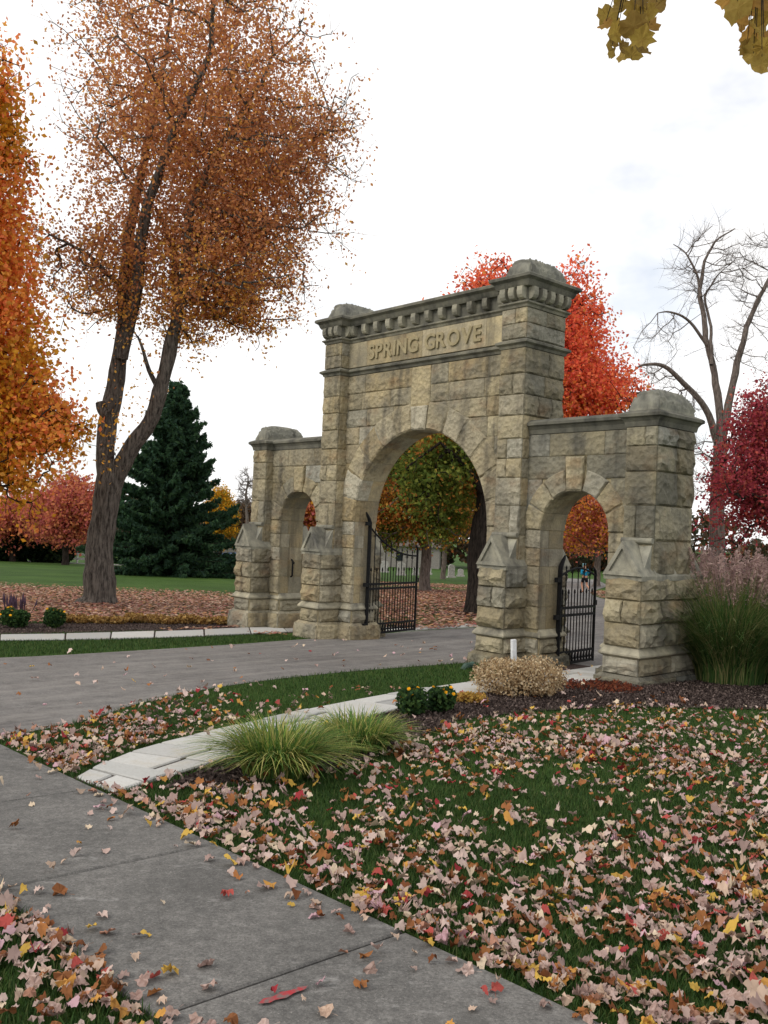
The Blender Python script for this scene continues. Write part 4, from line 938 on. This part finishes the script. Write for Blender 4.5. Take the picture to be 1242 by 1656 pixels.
pydata('windscreen', [(-.7, -1.3, 1.03), (.7, -1.3, 1.03), (.62, -.82, 1.37), (-.62, -.82, 1.37)], [(0, 1, 2, 3)], 'glass_dark', car).location = (0, -.02, .02)
for sx in (-1, 1):
    for sy in (-1.3, 1.3):
        bm = bmesh.new(); add_tube(bm, [(sx * .72, sy, .33), (sx * .9, sy, .33)], .33, 14); bm_link('wheel', bm, 'rubber', car)
    bm = bmesh.new(); bmesh.ops.create_uvsphere(bm, u_segments=10, v_segments=6, radius=.16); o = bm_link('headlight', bm, 'headlight', car); o.location = (sx * .62, -2.12, .72); o.scale = (1, .4, .7)
gcols = [(x, y) for x, y in zip(np.linspace(-6, 16, 15), [88, 95, 84, 92, 99, 86, 90, 97, 85, 93, 89, 96, 87, 94, 91])]
for k, (x, y) in enumerate(gcols):
    w, h = random.uniform(.5, .9), random.uniform(.7, 1.3)
    gs = empty('gravestone', (x, y, gz(y)), random.uniform(-.3, .3)); tag(gs, 'small pale gravestone on the far lawn seen through the large arch', 'gravestone', 'distant gravestones')
    bm = bmesh.new(); pr_ = [(-w / 2, .15), (w / 2, .15), (w / 2, h * .8)] + [(w / 2 * math.cos(t), h * .8 + h * .2 * math.sin(t)) for t in np.linspace(.3, math.pi - .3, 6)] + [(-w / 2, h * .8)]
    a = [bm.verts.new((p, -.1, q)) for p, q in pr_]; b = [bm.verts.new((p, .1, q)) for p, q in pr_]; bm.faces.new(a); bm.faces.new(b[::-1])
    for q in range(len(pr_)): bm.faces.new((a[q], b[q], b[(q + 1) % len(pr_)], a[(q + 1) % len(pr_)]))
    bm_link('headstone', bm, 'grave_stone', gs); core('foot', gs, [(-w / 2 - .1, w / 2 + .1, -.2, .2, -.1, .15)], 'grave_stone')
for k, (x, y) in enumerate(((-2.5, 70), (5.2, 78), (9.5, 66), (12.5, 84))):
    lab = ['slender grey trunked tree among the far gravestones', 'second slender tree behind the far gravestones', 'thin far tree beyond the turning maple', 'farthest slim tree past the gravestones'][k]
    s = FPX / y
    maple('distant_tree', lab, 621 + x * s, 900, y, 3.2, 9, [((x, y, gz(y) + 6.5), (2.6, 2.6, 3.0))], 110, 6000, .3, lambda P: mixcol(oB, fA, .4, len(P)), .22, 'grey_bark', 'trees among the graves', spread=.8)

# ------------------------------------------------------------------ the jogger
Yj = 56.0
pj = at(945, 958, Yj); jog = empty('person', (pj.x, Yj, gz(Yj)), math.pi + .25)
tag(jog, 'person jogging in a bright blue top, black shorts and pale cap', 'person')
def skin(name, nodes, edges, mat, parent, sub=2):
    me = bpy.data.meshes.new(name); me.from_pydata([n[0] for n in nodes], edges, []); o = link(name, me, mat, parent)
    md = o.modifiers.new('skin', 'SKIN'); md.use_smooth_shade = True
    for v, n in zip(me.skin_vertices[0].data, nodes): v.radius = (n[1], n[2] if len(n) > 2 else n[1])
    me.skin_vertices[0].data[0].use_root = True
    s = o.modifiers.new('sub', 'SUBSURF'); s.levels = sub; s.render_levels = sub
    return o
N = [((0, 0, .98), .15, .11), ((0, -.02, 1.2), .15, .1), ((0, -.04, 1.42), .17, .1), ((0, -.05, 1.53), .06), ((0, -.07, 1.62), .09, .1), ((0, -.07, 1.72), .08, .09),
     ((.2, -.04, 1.44), .06), ((.27, .08, 1.2), .045), ((.2, -.16, 1.14), .035), ((.16, -.24, 1.2), .03),
     ((-.2, -.04, 1.44), .06), ((-.28, .06, 1.19), .045), ((-.22, -.16, 1.05), .035), ((-.2, -.24, 1.08), .03),
     ((.1, 0, .92), .09), ((.11, -.2, .55), .065), ((.11, .02, .14), .045), ((.11, -.1, .06), .04),
     ((-.1, 0, .92), .09), ((-.11, .06, .5), .06), ((-.11, .36, .34), .045), ((-.11, .42, .22), .04)]
E_ = [(0, 1), (1, 2), (2, 3), (3, 4), (4, 5), (2, 6), (6, 7), (7, 8), (8, 9), (2, 10), (10, 11), (11, 12), (12, 13), (0, 14), (14, 15), (15, 16), (16, 17), (0, 18), (18, 19), (19, 20), (20, 21)]
skin('body', N, E_, 'skin', jog)
skin('top', [((0, 0, 1.0), .17, .13), ((0, -.02, 1.2), .17, .12), ((0, -.04, 1.42), .185, .12), ((.2, -.04, 1.44), .075), ((.27, .08, 1.2), .06), ((.21, -.14, 1.15), .05), ((-.2, -.04, 1.44), .075), ((-.28, .06, 1.19), .06), ((-.23, -.13, 1.07), .05)], [(0, 1), (1, 2), (2, 3), (3, 4), (4, 5), (2, 6), (6, 7), (7, 8)], 'blue_cloth', jog)
skin('shorts', [((0, 0, .97), .165, .125), ((.1, -.01, .88), .11), ((.11, -.14, .66), .1), ((-.1, .01, .88), .11), ((-.11, .05, .64), .1)], [(0, 1), (1, 2), (0, 3), (3, 4)], 'black_cloth', jog)
skin('cap', [((0, -.07, 1.7), .1, .11), ((0, -.07, 1.78), .07, .08), ((0, -.18, 1.71), .06, .03)], [(0, 1), (0, 2)], 'pale_cap', jog)
for s_, p in ((1, (.11, -.1, .05)), (-1, (-.11, .44, .2))):
    skin('shoe', [(p, .05, .045), ((p[0], p[1] - .14, p[2] - .01), .045, .035)], [(0, 1)], 'black_cloth', jog)

# ================================================================== PLANTS NEAR THE GATE
def blades(n, cx, cy, r0, hmin, hmax, wid, lean, cols, seg=5, droop=1.0, z0=None, out=1.0):
    a = rng.uniform(0, 2 * math.pi, n); rr = r0 * np.sqrt(rng.uniform(0, 1, n)); bx, by = cx + rr * np.cos(a), cy + rr * np.sin(a)
    a2 = a + rng.normal(0, .5, n); h = rng.uniform(hmin, hmax, n); ln = lean * h * rng.uniform(.25, 1.1, n) * out
    t = np.linspace(0, 1, seg + 1); px = np.cos(a2), np.sin(a2)
    V = np.zeros((n, seg + 1, 2, 3))
    for i, s in enumerate(t):
        o = ln * s ** 1.8; z = h * (s * 1.25 - .5 * droop * s ** 2.6 * (ln / h)); w = wid * (1 - s) ** .7 * (1 if s > 0 else .7) + .0006
        cx_, cy_ = bx + px[0] * o, by + px[1] * o
        for k, sg in enumerate((-1, 1)):
            V[:, i, k, 0] = cx_ - px[1] * w * sg; V[:, i, k, 1] = cy_ + px[0] * w * sg; V[:, i, k, 2] = z
    V[..., 2] += (gzv(by) + .01)[:, None, None]
    k = (np.arange(n) * (seg + 1) * 2)[:, None, None]; q = np.array([[2 * i, 2 * i + 1, 2 * i + 3, 2 * i + 2] for i in range(seg)])[None]
    F = (k + q).reshape(-1, 4); return V.reshape(-1, 3), F, np.repeat(cols, seg, axis=0)
lg = pal([(86, 118, 52), (110, 138, 62), (72, 102, 48), (146, 152, 76), (174, 166, 100)])
def blade_plant(name, label, cx, cy, n, r0, hmin, hmax, wid, lean, cols, cat='plant', group=None, **kw):
    root = tag(empty(name, (0, 0, 0)), label, cat, group)
    V, F, C = blades(n, cx, cy, r0, hmin, hmax, wid, lean, pick(cols, n, .3), **kw); npmesh('foliage', V, F, 'grass_blade', root, C); return root
blade_plant('lily_turf', 'large clump of green strap leaves beside the flagstone path', -.72, 6.78, 1500, .26, .26, .44, .0065, 1.5, lg, group='strap leaved clumps')
blade_plant('lily_turf', 'smaller clump of strap leaves behind the large clump', -.14, 7.75, 1000, .24, .22, .36, .006, 1.45, lg, group='strap leaved clumps')
mg = pal([(72, 104, 54), (58, 90, 46), (90, 120, 62), (106, 124, 68), (138, 136, 90)]); mp_ = pal([(178, 150, 146), (156, 130, 128), (196, 170, 162)])
for i, (x, y, lab) in enumerate(((5.45, 14.0, 'tall feathery ornamental grass clump against the end pier'), (6.45, 14.1, 'tall ornamental grass clump with mauve plumes at the photo edge'), (7.3, 15.0, 'hindmost ornamental grass clump showing at the photo edge'))):
    root = blade_plant('ornamental_grass', lab, x, y, 4200, .5, .7, 1.7, .006, 1.15, mg, 'grass clump', 'ornamental grass clumps', seg=7)
    n = 150; a = rng.uniform(0, 2 * math.pi, n); r = .45 * np.sqrt(rng.uniform(0, 1, n)); PV = []; PC = []; SV = []; SF = []
    for k in range(n):
        bx, by = x + r[k] * math.cos(a[k]), y + r[k] * math.sin(a[k]); h = rng.uniform(1.55, 2.12); ox, oy = math.cos(a[k]) * .3 * rng.uniform(.2, 1.2), math.sin(a[k]) * .3 * rng.uniform(.2, 1.2)
        z = gz(by); v, f = tube_arrays([(bx, by, z), (bx + ox * .4, by + oy * .4, z + h * .6), (bx + ox, by + oy, z + h)], [.004, .003, .0015], 3); n0 = len(SV); SV += v; SF += [tuple(q + n0 for q in g) for g in f]
        s = rng.uniform(0, 1, 34); PV.append(np.column_stack([bx + ox * (1 - s * .12) + rng.normal(0, .022, 34) * (s + .3), by + oy * (1 - s * .12) + rng.normal(0, .022, 34) * (s + .3), z + h - s * .34]))
    pydata('stem', SV, SF, 'straw', root)
    PV = np.vstack(PV); quads(PV, rng.uniform(.6, 1.3, len(PV)) * .022, pick(mp_, len(PV), .2), 'plume', 'leaf', root, aspect=3.2)
def bush(name, label, cx, cy, w, h, n, ls, cols, flowers=None, cat='shrub', group=None, stems=24, lumps=5):
    root = tag(empty(name, (cx, cy, gz(cy))), label, cat, group); P = []
    for k in range(lumps):
        a = 2 * math.pi * k / lumps + rng.uniform(0, 1); c = np.array([math.cos(a) * w * .22, math.sin(a) * w * .22, h * rng.uniform(.42, .58)]); m = n // lumps
        d = rng.normal(size=(m, 3)); d /= np.linalg.norm(d, axis=1, keepdims=True); d *= rng.uniform(.45, 1, (m, 1)) ** .5
        P.append(c + d * np.array([w * .3, w * .3, h * .45]) * rng.uniform(.85, 1.1))
    P = np.vstack(P); P = P[P[:, 2] > .01]; bm = bmesh.new()
    for k in range(stems):
        q = P[rng.integers(0, len(P))]; add_tube(bm, [(q[0] * .2, q[1] * .2, 0), (q[0] * .6, q[1] * .6, q[2] * .55), tuple(q)], [.008, .006, .003], 4, False)
    bm_link('stem', bm, 'dark_bark', root); quads(P, rng.uniform(.7, 1.3, len(P)) * ls, pick(cols, len(P), .3), 'foliage', 'leaf', root, aspect=1.6)
    if flowers:
        top = P[P[:, 2] > h * .45]; 
        for k in range(flowers[0]):
            q = top[rng.integers(0, len(top))]; bm = bmesh.new()
            for lay in range(2):
                for p in range(8):
                    t0 = 2 * math.pi * p / 8 + lay * .4; rr = flowers[2] * (1 - .35 * lay); vs = [bm.verts.new(v) for v in ((0, 0, .004 * lay), (math.cos(t0 - .35) * rr, math.sin(t0 - .35) * rr, .008 + .01 * lay), (math.cos(t0) * rr * 1.15, math.sin(t0) * rr * 1.15, .004 + .012 * lay), (math.cos(t0 + .35) * rr, math.sin(t0 + .35) * rr, .008 + .01 * lay))]; bm.faces.new(vs)
            o = bm_link('flower', bm, flowers[1], root); o.location = (q[0] * 1.12, q[1] * 1.12 - .01, q[2] + .015); o.rotation_euler = (rng.uniform(-.1, .9), rng.uniform(-.5, .5), 0)
    return root
simple('yellow_petal', lin(236, 176, 24), .6); simple('purple_petal', lin(72, 54, 70), .7)
dg = pal([(50, 76, 44), (66, 94, 52), (40, 62, 38), (80, 106, 56)]); tn_ = pal([(208, 188, 152), (190, 166, 130), (224, 206, 174), (166, 140, 106), (140, 116, 88)])
bush('marigold_plant', 'dark leafy plant with many yellow flowers beside the flagstone path', .40, 9.72, .36, .33, 1100, .035, dg, (12, 'yellow_petal', .019), 'plant', 'marigolds by the path')
bush('marigold_plant', 'dark leafy plant with few yellow flowers nearer the tan shrub', .72, 9.95, .34, .31, 1000, .035, dg, (6, 'yellow_petal', .019), 'plant', 'marigolds by the path')
bush('dried_shrub', 'rounded tan dried flower shrub in front of the inner pier', 1.82, 11.6, 1.2, .52, 8500, .023, tn_, None, lumps=11, stems=60)
bush('dried_shrub', 'low yellowing plant at the foot of the tan shrub', 1.12, 10.75, .42, .14, 500, .035, pal([(196, 160, 84), (170, 140, 70), (150, 110, 60)]), None)
bush('russet_groundcover', 'low russet groundcover in front of the end pier base', 3.1, 12.55, 1.1, .10, 900, .03, pal([(122, 62, 46), (140, 84, 60), (90, 52, 42)]), None, 'plant', lumps=7)
for i, (x, y, lab) in enumerate(((-7.45, 18.5, 'leafy green shrub with yellow flowers at the left photo edge'), (-6.75, 18.75, 'small green shrub with yellow flowers right of the purple spikes'))):
    bush('flowering_shrub', lab, x, y, .62 - .14 * i, .42, 1400, .05, dg, (12, 'yellow_petal', .026), 'shrub', 'shrubs across the drive')
for i, (px, lab) in enumerate(((14, 'dark purple flower spikes behind the left flowering shrub'), (37, 'dark purple flower spikes nearer the forked tree'))):
    p = at(px, 985, 20.5); root = tag(empty('purple_salvia', (p.x, 20.5, gz(20.5))), lab, 'plant', 'purple spikes'); bm = bmesh.new()
    for k in range(14):
        x, y, h = rng.normal(0, .1), rng.normal(0, .1), rng.uniform(.4, .62); add_tube(bm, [(x * .5, y * .5, 0), (x, y, h * .55), (x * 1.2, y * 1.2, h * .75), (x * 1.3, y * 1.3, h)], [.006, .008, .022, .003], 5)
    bm_link('spike', bm, 'purple_petal', root)
tan2 = pal([(176, 142, 84), (150, 116, 66), (196, 164, 104), (128, 96, 60)])
for k in range(13):
    x = -7.0 + k * .36 + rng.uniform(-.06, .06); y = 20.0 + k * .16 + rng.uniform(-.2, .2)
    bush('tan_groundcover', 'low tan clump in the dried border below the forked tree', x, y, rng.uniform(.45, .7), rng.uniform(.16, .26), 420, .05, tan2, None, 'plant', 'dried border across the drive', 8, 4)
bm = bmesh.new(); add_box(bm, -.04, .04, -.028, .028, 0, .58); bmesh.ops.bevel(bm, geom=bm.edges[:], offset=.006, segments=1, affect='EDGES')
o = bm_link('marker_post', bm, 'white_paint'); o.location = (2.1, 13.9, gz(13.9) - .03); o.rotation_euler = (.05, -.09, .4); tag(o, 'short leaning white post behind the tan shrub', 'post')
bm = bmesh.new(); add_tube(bm, [(0, 0, -.02), (.05, .05, .05), (.16, .12, .07), (.26, .2, -.03)], .05, 10); o = bm_link('drain_pipe', bm, 'pipe_green'); o.location = (1.35, 14.35, gz(14.35)); tag(o, 'short dark drain pipe at the foot of the inner pier', 'pipe')

# ================================================================== GRASS BLADES
walk_poly = [sw(W0 - .0, -4), sw(W1 + .0, -4), sw(W1 + .0, 10.5), sw(W0 - .0, 10.5)]
path_poly = [(p.x, p.y) for p in pl] + [(p.x, p.y) for p in reversed(pr)]
fpath_poly = [(p.x, p.y) for p in fl] + [(p.x, p.y) for p in reversed(fr)]
foot_poly = [tuple((GO + GU * a + GW * b)[:2]) for a, b in ((-5.5, -.75), (5.6, -.75), (7.5, 5.5), (1.9, 6), (1.9, 1.6), (-5.5, 1.6))]
def clear(x, y, extra=()):
    m = np.ones(len(x), bool)
    for P in (drive_poly, walk_poly, path_poly, bed_poly, fpath_poly, lbed, foot_poly) + tuple(extra): m &= ~in_poly(x, y, P)
    return m
def field(x0, x1, y0, y1, dens):
    n = int((x1 - x0) * (y1 - y0) * dens); return rng.uniform(x0, x1, n), rng.uniform(y0, y1, n)
gg = pal([(46, 72, 30), (58, 86, 38), (38, 62, 26), (70, 94, 44), (52, 78, 38), (86, 98, 54)])
def grass(name, label, x, y, hmin, hmax, wid):
    n = len(x); a = rng.uniform(0, 2 * math.pi, n); h = rng.uniform(hmin, hmax, n); ln = h * rng.uniform(.1, .9, n); z = gzv(y)
    dx, dy = np.cos(a), np.sin(a); V = np.zeros((n, 5, 3)); w = wid * rng.uniform(.7, 1.3, n)
    for i, (s, ww) in enumerate(((0, 1), (0, -1), (.55, .8), (.55, -.8), (1, 0))):
        o = ln * s ** 1.7; V[:, i, 0] = x + dx * o - dy * w * ww; V[:, i, 1] = y + dy * o + dx * w * ww; V[:, i, 2] = z + h * s * (1 - .12 * s)
    k = (np.arange(n) * 5)[:, None, None]; F = (k + np.array([[0, 1, 3], [0, 3, 2], [2, 3, 4]])[None]).reshape(-1, 3)
    o = npmesh(name, V.reshape(-1, 3), F, 'grass_blade', None, np.repeat(pick(gg, n, .3), 3, axis=0)); tag(o, label, 'grass', kind='stuff')
X, Yy = [], []
for args in ((-2.6, 2.6, 2.4, 4.6, 7500), (-2.4, 4.0, 4.6, 6.5, 5200), (-4, 5.0, 6.5, 9, 3200), (-3, 7.5, 9, 12, 2000)):
    x, y = field(*args); m = clear(x, y) & (np.abs(x) < y * .47 + .5); X.append(x[m]); Yy.append(y[m])
grass('lawn_grass', 'short green grass blades of the near lawn and verge', np.concatenate(X), np.concatenate(Yy), .022, .062, .0024)
x, y = field(-9, 8, 12, 19, 900); m = clear(x, y) & (np.abs(x) < y * .5); grass('far_grass', 'mown grass of the verge across the drive', x[m], y[m], .03, .07, .004)

# ================================================================== FALLEN LEAVES
fp = pal([(210, 186, 176), (192, 166, 156), (174, 148, 140), (218, 198, 172), (200, 174, 154), (150, 98, 60), (128, 78, 48), (168, 112, 66), (214, 176, 84), (206, 152, 78), (160, 56, 62), (182, 84, 78), (206, 168, 176), (190, 142, 120)])
FPN = ['pale pinkish tan', 'dusty pink tan', 'greyish pink', 'cream', 'light tan', 'brown', 'dark brown', 'warm brown', 'yellow', 'amber', 'crimson', 'red', 'pink', 'salmon']
fw = np.array([15, 16, 16, 7, 12, 9, 8, 7, 4, 3, 3, 2.5, 4, 4], float); fw /= fw.sum()
def dens(x, y):
    d = np.array([noise.noise(Vector((a * .55, b * .55, 3))) * .5 + noise.noise(Vector((a * 1.7, b * 1.7, 9))) * .5 for a, b in zip(x, y)])
    return np.clip(.5 + 1.2 * d, .05, 1)
nx, ny = field(-3.4, 6.5, 2.45, 11.6, 600)
keepm = clear(nx, ny, ()) & (np.abs(nx) < ny * .47 + .6); nx, ny = nx[keepm], ny[keepm]
D = dens(nx, ny)
nn_ = SN[0] * nx + SN[1] * ny; edge = np.clip(1 - np.abs(nn_ - W1 - .12) / .3, 0, 1) + np.clip(1 - np.abs(nn_ - W0 + .1) / .35, 0, 1)
verge = in_poly(nx, ny, [(-3.3, 6.9), (-2.1, 6.4), (-1.5, 8.3), (.3, 11.2), (1.5, 12.9), (.9, 14.7), (-.5, 13.3), (-1.7, 11.7), (-2.6, 9.9), (-3.2, 7.6)])
D = np.where(verge, D * np.clip((10.5 - ny) / 3.5, .12, 1.0), D * np.clip(1.15 - .085 * (ny - 3), .28, 1) * np.where(nx > 3.5, .8, 1)) + .6 * edge
m = rng.uniform(0, 1, len(nx)) < D * .85; nx, ny = nx[m], ny[m]
# a loose handful blown onto the concrete and the stone path, fewer on the drive
tx_, ty_ = field(-3.4, 1.6, 2.3, 7.8, 110); m = in_poly(tx_, ty_, walk_poly) & (np.abs(tx_) < ty_ * .46 + .3)
n2 = SN[0] * tx_ + SN[1] * ty_; spill = np.array([.2 + .2 * noise.noise(Vector((a * 2.2, b * 2.2, 1))) for a, b in zip(tx_, ty_)])
m &= rng.uniform(0, 1, len(tx_)) < (.17 + 1.1 * np.clip(1.2 - np.abs(n2 - W1) / spill, 0, 1) + 1.1 * np.clip(1.2 - np.abs(n2 - W0) / spill, 0, 1)) * np.clip(1.5 - .15 * ty_, .25, 1)
onw = np.concatenate([np.zeros(len(nx), bool), np.ones(m.sum(), bool)]); nx, ny = np.concatenate([nx, tx_[m]]), np.concatenate([ny, ty_[m]])
ci = rng.choice(len(fp), len(nx), p=fw); sz = rng.uniform(.034, .084, len(nx)) * np.where(rng.uniform(0, 1, len(nx)) < .12, 1.25, 1)
lift = np.where(onw, .026, rng.uniform(.015, .045, len(nx)))
dist = np.hypot(nx, ny) / sz; order = np.argsort(dist); inview = np.abs(nx[order]) < ny[order] * .43
seen_ = (ny[order] > 2.75) & inview; near = order[seen_][:300]; rest = np.setdiff1d(order, near)
LME = []
for k, v in enumerate(MV):
    me = bpy.data.meshes.new('fallen_leaf'); me.from_pydata([tuple(p) for p in v] + [(float(v[0][0]), float(v[0][1]) + .03, float(v[0][2])), (.02, -.72, float(v[0][2]) + .04), (.045, -.72, float(v[0][2]) + .04)], [], [tuple(f) for f in MF.tolist()] + [(19, 20, 21)]); me.update(); me.materials.append(M['fallen_leaf']); LME.append(me)
def one_leaf(x, y, z, s, c, where, grp, big=''):
    o = bpy.data.objects.new('fallen_leaf', LME[rng.integers(0, len(LME))]); COL.objects.link(o); o.location = (x, y, z)
    o.rotation_euler = (rng.normal(0, .32), rng.normal(0, .32), rng.uniform(0, 6.28)); o.scale = (s, s, s); o.color = (*(fp[c] * rng.uniform(.7, 1.02)), 1)
    tag(o, '%s%s fallen maple leaf %s' % (big, FPN[c], where), 'leaf', grp)
for i in near:
    big = 'large ' if sz[i] > .078 else ('small ' if sz[i] < .06 else '')
    if onw[i]: one_leaf(nx[i], ny[i], gz(ny[i]) + .026, sz[i], ci[i], 'lying on the concrete sidewalk', 'fallen leaves on the sidewalk', big)
    else: one_leaf(nx[i], ny[i], gz(ny[i]) + .03, sz[i], ci[i], 'on the ' + ('corner lawn below the sidewalk' if SN[0] * nx[i] + SN[1] * ny[i] < 2 else 'near grass beyond the sidewalk'), 'fallen leaves on the near grass', big)
o = scatter_leaves('leaf_litter', nx[rest], ny[rest], gzv(ny[rest]) + lift[rest], sz[rest], fp[ci[rest]] * rng.uniform(.62, 1.02, (len(rest), 1)), 'litter_leaf')
tag(o, 'fallen maple leaves spread over the lawn and verge', 'leaves', kind='stuff')
# leaves on drive, path, bed
x, y = field(-7, 4, 6, 19, 6); m = in_poly(x, y, drive_poly) | (in_poly(x, y, path_poly) & (rng.uniform(0, 1, len(x)) < .5)) | in_poly(x, y, bed_poly); m &= rng.uniform(0, 1, len(x)) < np.where(in_poly(x, y, drive_poly), .32, .9); x, y = x[m], y[m]
o = scatter_leaves('drive_leaf_litter', x, y, gzv(y) + .03, rng.uniform(.05, .1, len(x)), fp[rng.choice(len(fp), len(x), p=fw)], 'litter_leaf'); tag(o, 'few scattered leaves on the drive, path and mulch', 'leaves', kind='stuff')
# carpets of leaves on the far lawns
fc = pal([(158, 114, 94), (134, 92, 74), (178, 140, 122), (114, 80, 64), (166, 122, 82), (146, 88, 80), (188, 158, 138)])
def carpet(name, label, x0, x1, y0, y1, d, fn, size):
    x, y = field(x0, x1, y0, y1, d); m = clear(x, y) & (rng.uniform(0, 1, len(x)) < fn(x, y)) & (np.abs(x) < y * .55); x, y = x[m], y[m]
    P = np.column_stack([x, y, gzv(y) + rng.uniform(.015, .06, len(x))]); n = len(P); a = rng.uniform(0, 6.28, n); s = rng.uniform(.6, 1.3, n) * size
    q = [P + np.column_stack([np.cos(a + k * 1.57) * s * (1 if k % 2 else .7), np.sin(a + k * 1.57) * s * (1 if k % 2 else .7), rng.uniform(0, .5, n) * s]) for k in range(4)]
    V = np.stack(q, 1).reshape(-1, 3); F = np.arange(n * 4).reshape(-1, 4); o = npmesh(name, V, F, 'litter_leaf', None, pick(fc, n, .25)); tag(o, label, 'leaves', kind='stuff')
carpet('lawn_leaf_litter', 'brown pink carpet of fallen leaves under the forked tree', -17, -1.5, 19, 38, 190, lambda x, y: np.clip((37.5 - y) / 7, 0.04, 1), .06)
carpet('lawn_leaf_litter', 'russet carpet of fallen leaves beyond the large arch', -3, 22, 22, 62, 90, lambda x, y: np.where((y > 50) & (y < 55), .25, 1) * np.clip((64 - y) / 8, .1, 1), .075)
# mulch chips
for nm, poly, (x0, x1, y0, y1), d in (('mulch_chips', bed_poly, (-1.6, 6.5, 6, 15), 1500), ('far_mulch_chips', lbed, (-9, -2, 16, 23), 250)):
    x, y = field(x0, x1, y0, y1, d); m = in_poly(x, y, poly); x, y = x[m], y[m]
    o = quads(np.column_stack([x, y, gzv(y) + rng.uniform(.015, .035, len(x))]), rng.uniform(.6, 1.4, len(x)) * .02, pick(pal([(62, 52, 48), (84, 72, 68), (46, 38, 36), (112, 98, 92)]), len(x), .3), nm, 'litter_leaf', None, aspect=1.9); tag(o, 'dark shredded bark mulch ' + ('in the near planting bed' if nm[0] == 'm' else 'in the border across the drive'), 'mulch', kind='stuff')

# ================================================================== OVERHANGING MAPLE TWIGS
t = NT('hanging_leaf', .7, .15); t.leafy(t.mix(t.math('MULTIPLY', t.ramp(t.noise(30, 5), [(.42, (0, 0, 0)), (.66, (1, 1, 1))]), .4), t.obj_color(), lin(120, 84, 40)), .55); M['hanging_leaf'] = t.m
HME = []
for v in MV:
    v = v * np.array([1, 1, .35]); me = bpy.data.meshes.new('leaf'); me.from_pydata([tuple(p) for p in v], [], [tuple(f) for f in MF.tolist()]); me.update(); me.materials.append(M['hanging_leaf']); HME.append(me)
ol = pal([(176, 150, 78), (172, 146, 70), (146, 120, 62), (176, 136, 70)])
def overhang(label, tips, Y, top):
    root = tag(empty('maple_branch', top), label, 'branch', 'branches overhead'); bm = bmesh.new(); off = Vector(top)
    for (px, py, s) in tips:
        p = at(px, py, Y + rng.uniform(-.25, .25)); add_tube(bm, [Vector((0, 0, 0)), (p - off) * .55 + Vector((0, 0, .12)), p - off + Vector((0, 0, .03))], [.006, .004, .002], 5)
        o = bpy.data.objects.new('leaf', HME[rng.integers(0, len(HME))]); COL.objects.link(o); o.parent = root; o.location = p - off
        o.rotation_euler = (rng.uniform(.9, 1.9), rng.uniform(-.5, .5), rng.uniform(-.9, .9) + (math.pi if rng.uniform() < .5 else 0)); k = 1.3 * s * Y / FPX; o.scale = (k, k, k)
        c = ol[rng.integers(0, len(ol))] * rng.uniform(.85, 1.15); o.color = (*c, 1)
    bm_link('twig', bm, 'dark_bark', root)
overhang('olive gold maple leaves hanging overhead left of the other cluster', [(985, 25, 40), (1000, 50, 42), (1010, 15, 44), (1025, 40, 46), (1015, 75, 42), (990, 80, 38), (1040, 62, 40), (1045, 25, 44), (1062, 12, 46), (1030, -10, 50), (1005, -15, 46), (1022, 88, 38), (1000, 5, 40), (1035, 80, 36), (993, 62, 36), (1050, 45, 38), (1010, 92, 34), (1028, 20, 44), (980, 42, 34)], 5.2, tuple(at(1035, -90, 5.2)))
overhang('olive gold maple leaves hanging overhead at the photo corner', [(1192, 10, 44), (1205, 35, 42), (1215, 15, 46), (1228, 45, 42), (1212, 62, 40), (1222, 85, 44), (1232, 100, 42), (1242, 20, 48), (1250, 60, 44), (1185, -12, 44), (1225, -15, 50), (1208, 78, 36), (1246, 90, 40), (1200, 20, 40), (1220, 55, 42), (1235, 75, 40), (1218, 98, 34), (1212, 0, 44), (1238, 5, 46)], 5.2, tuple(at(1228, -90, 5.2)))
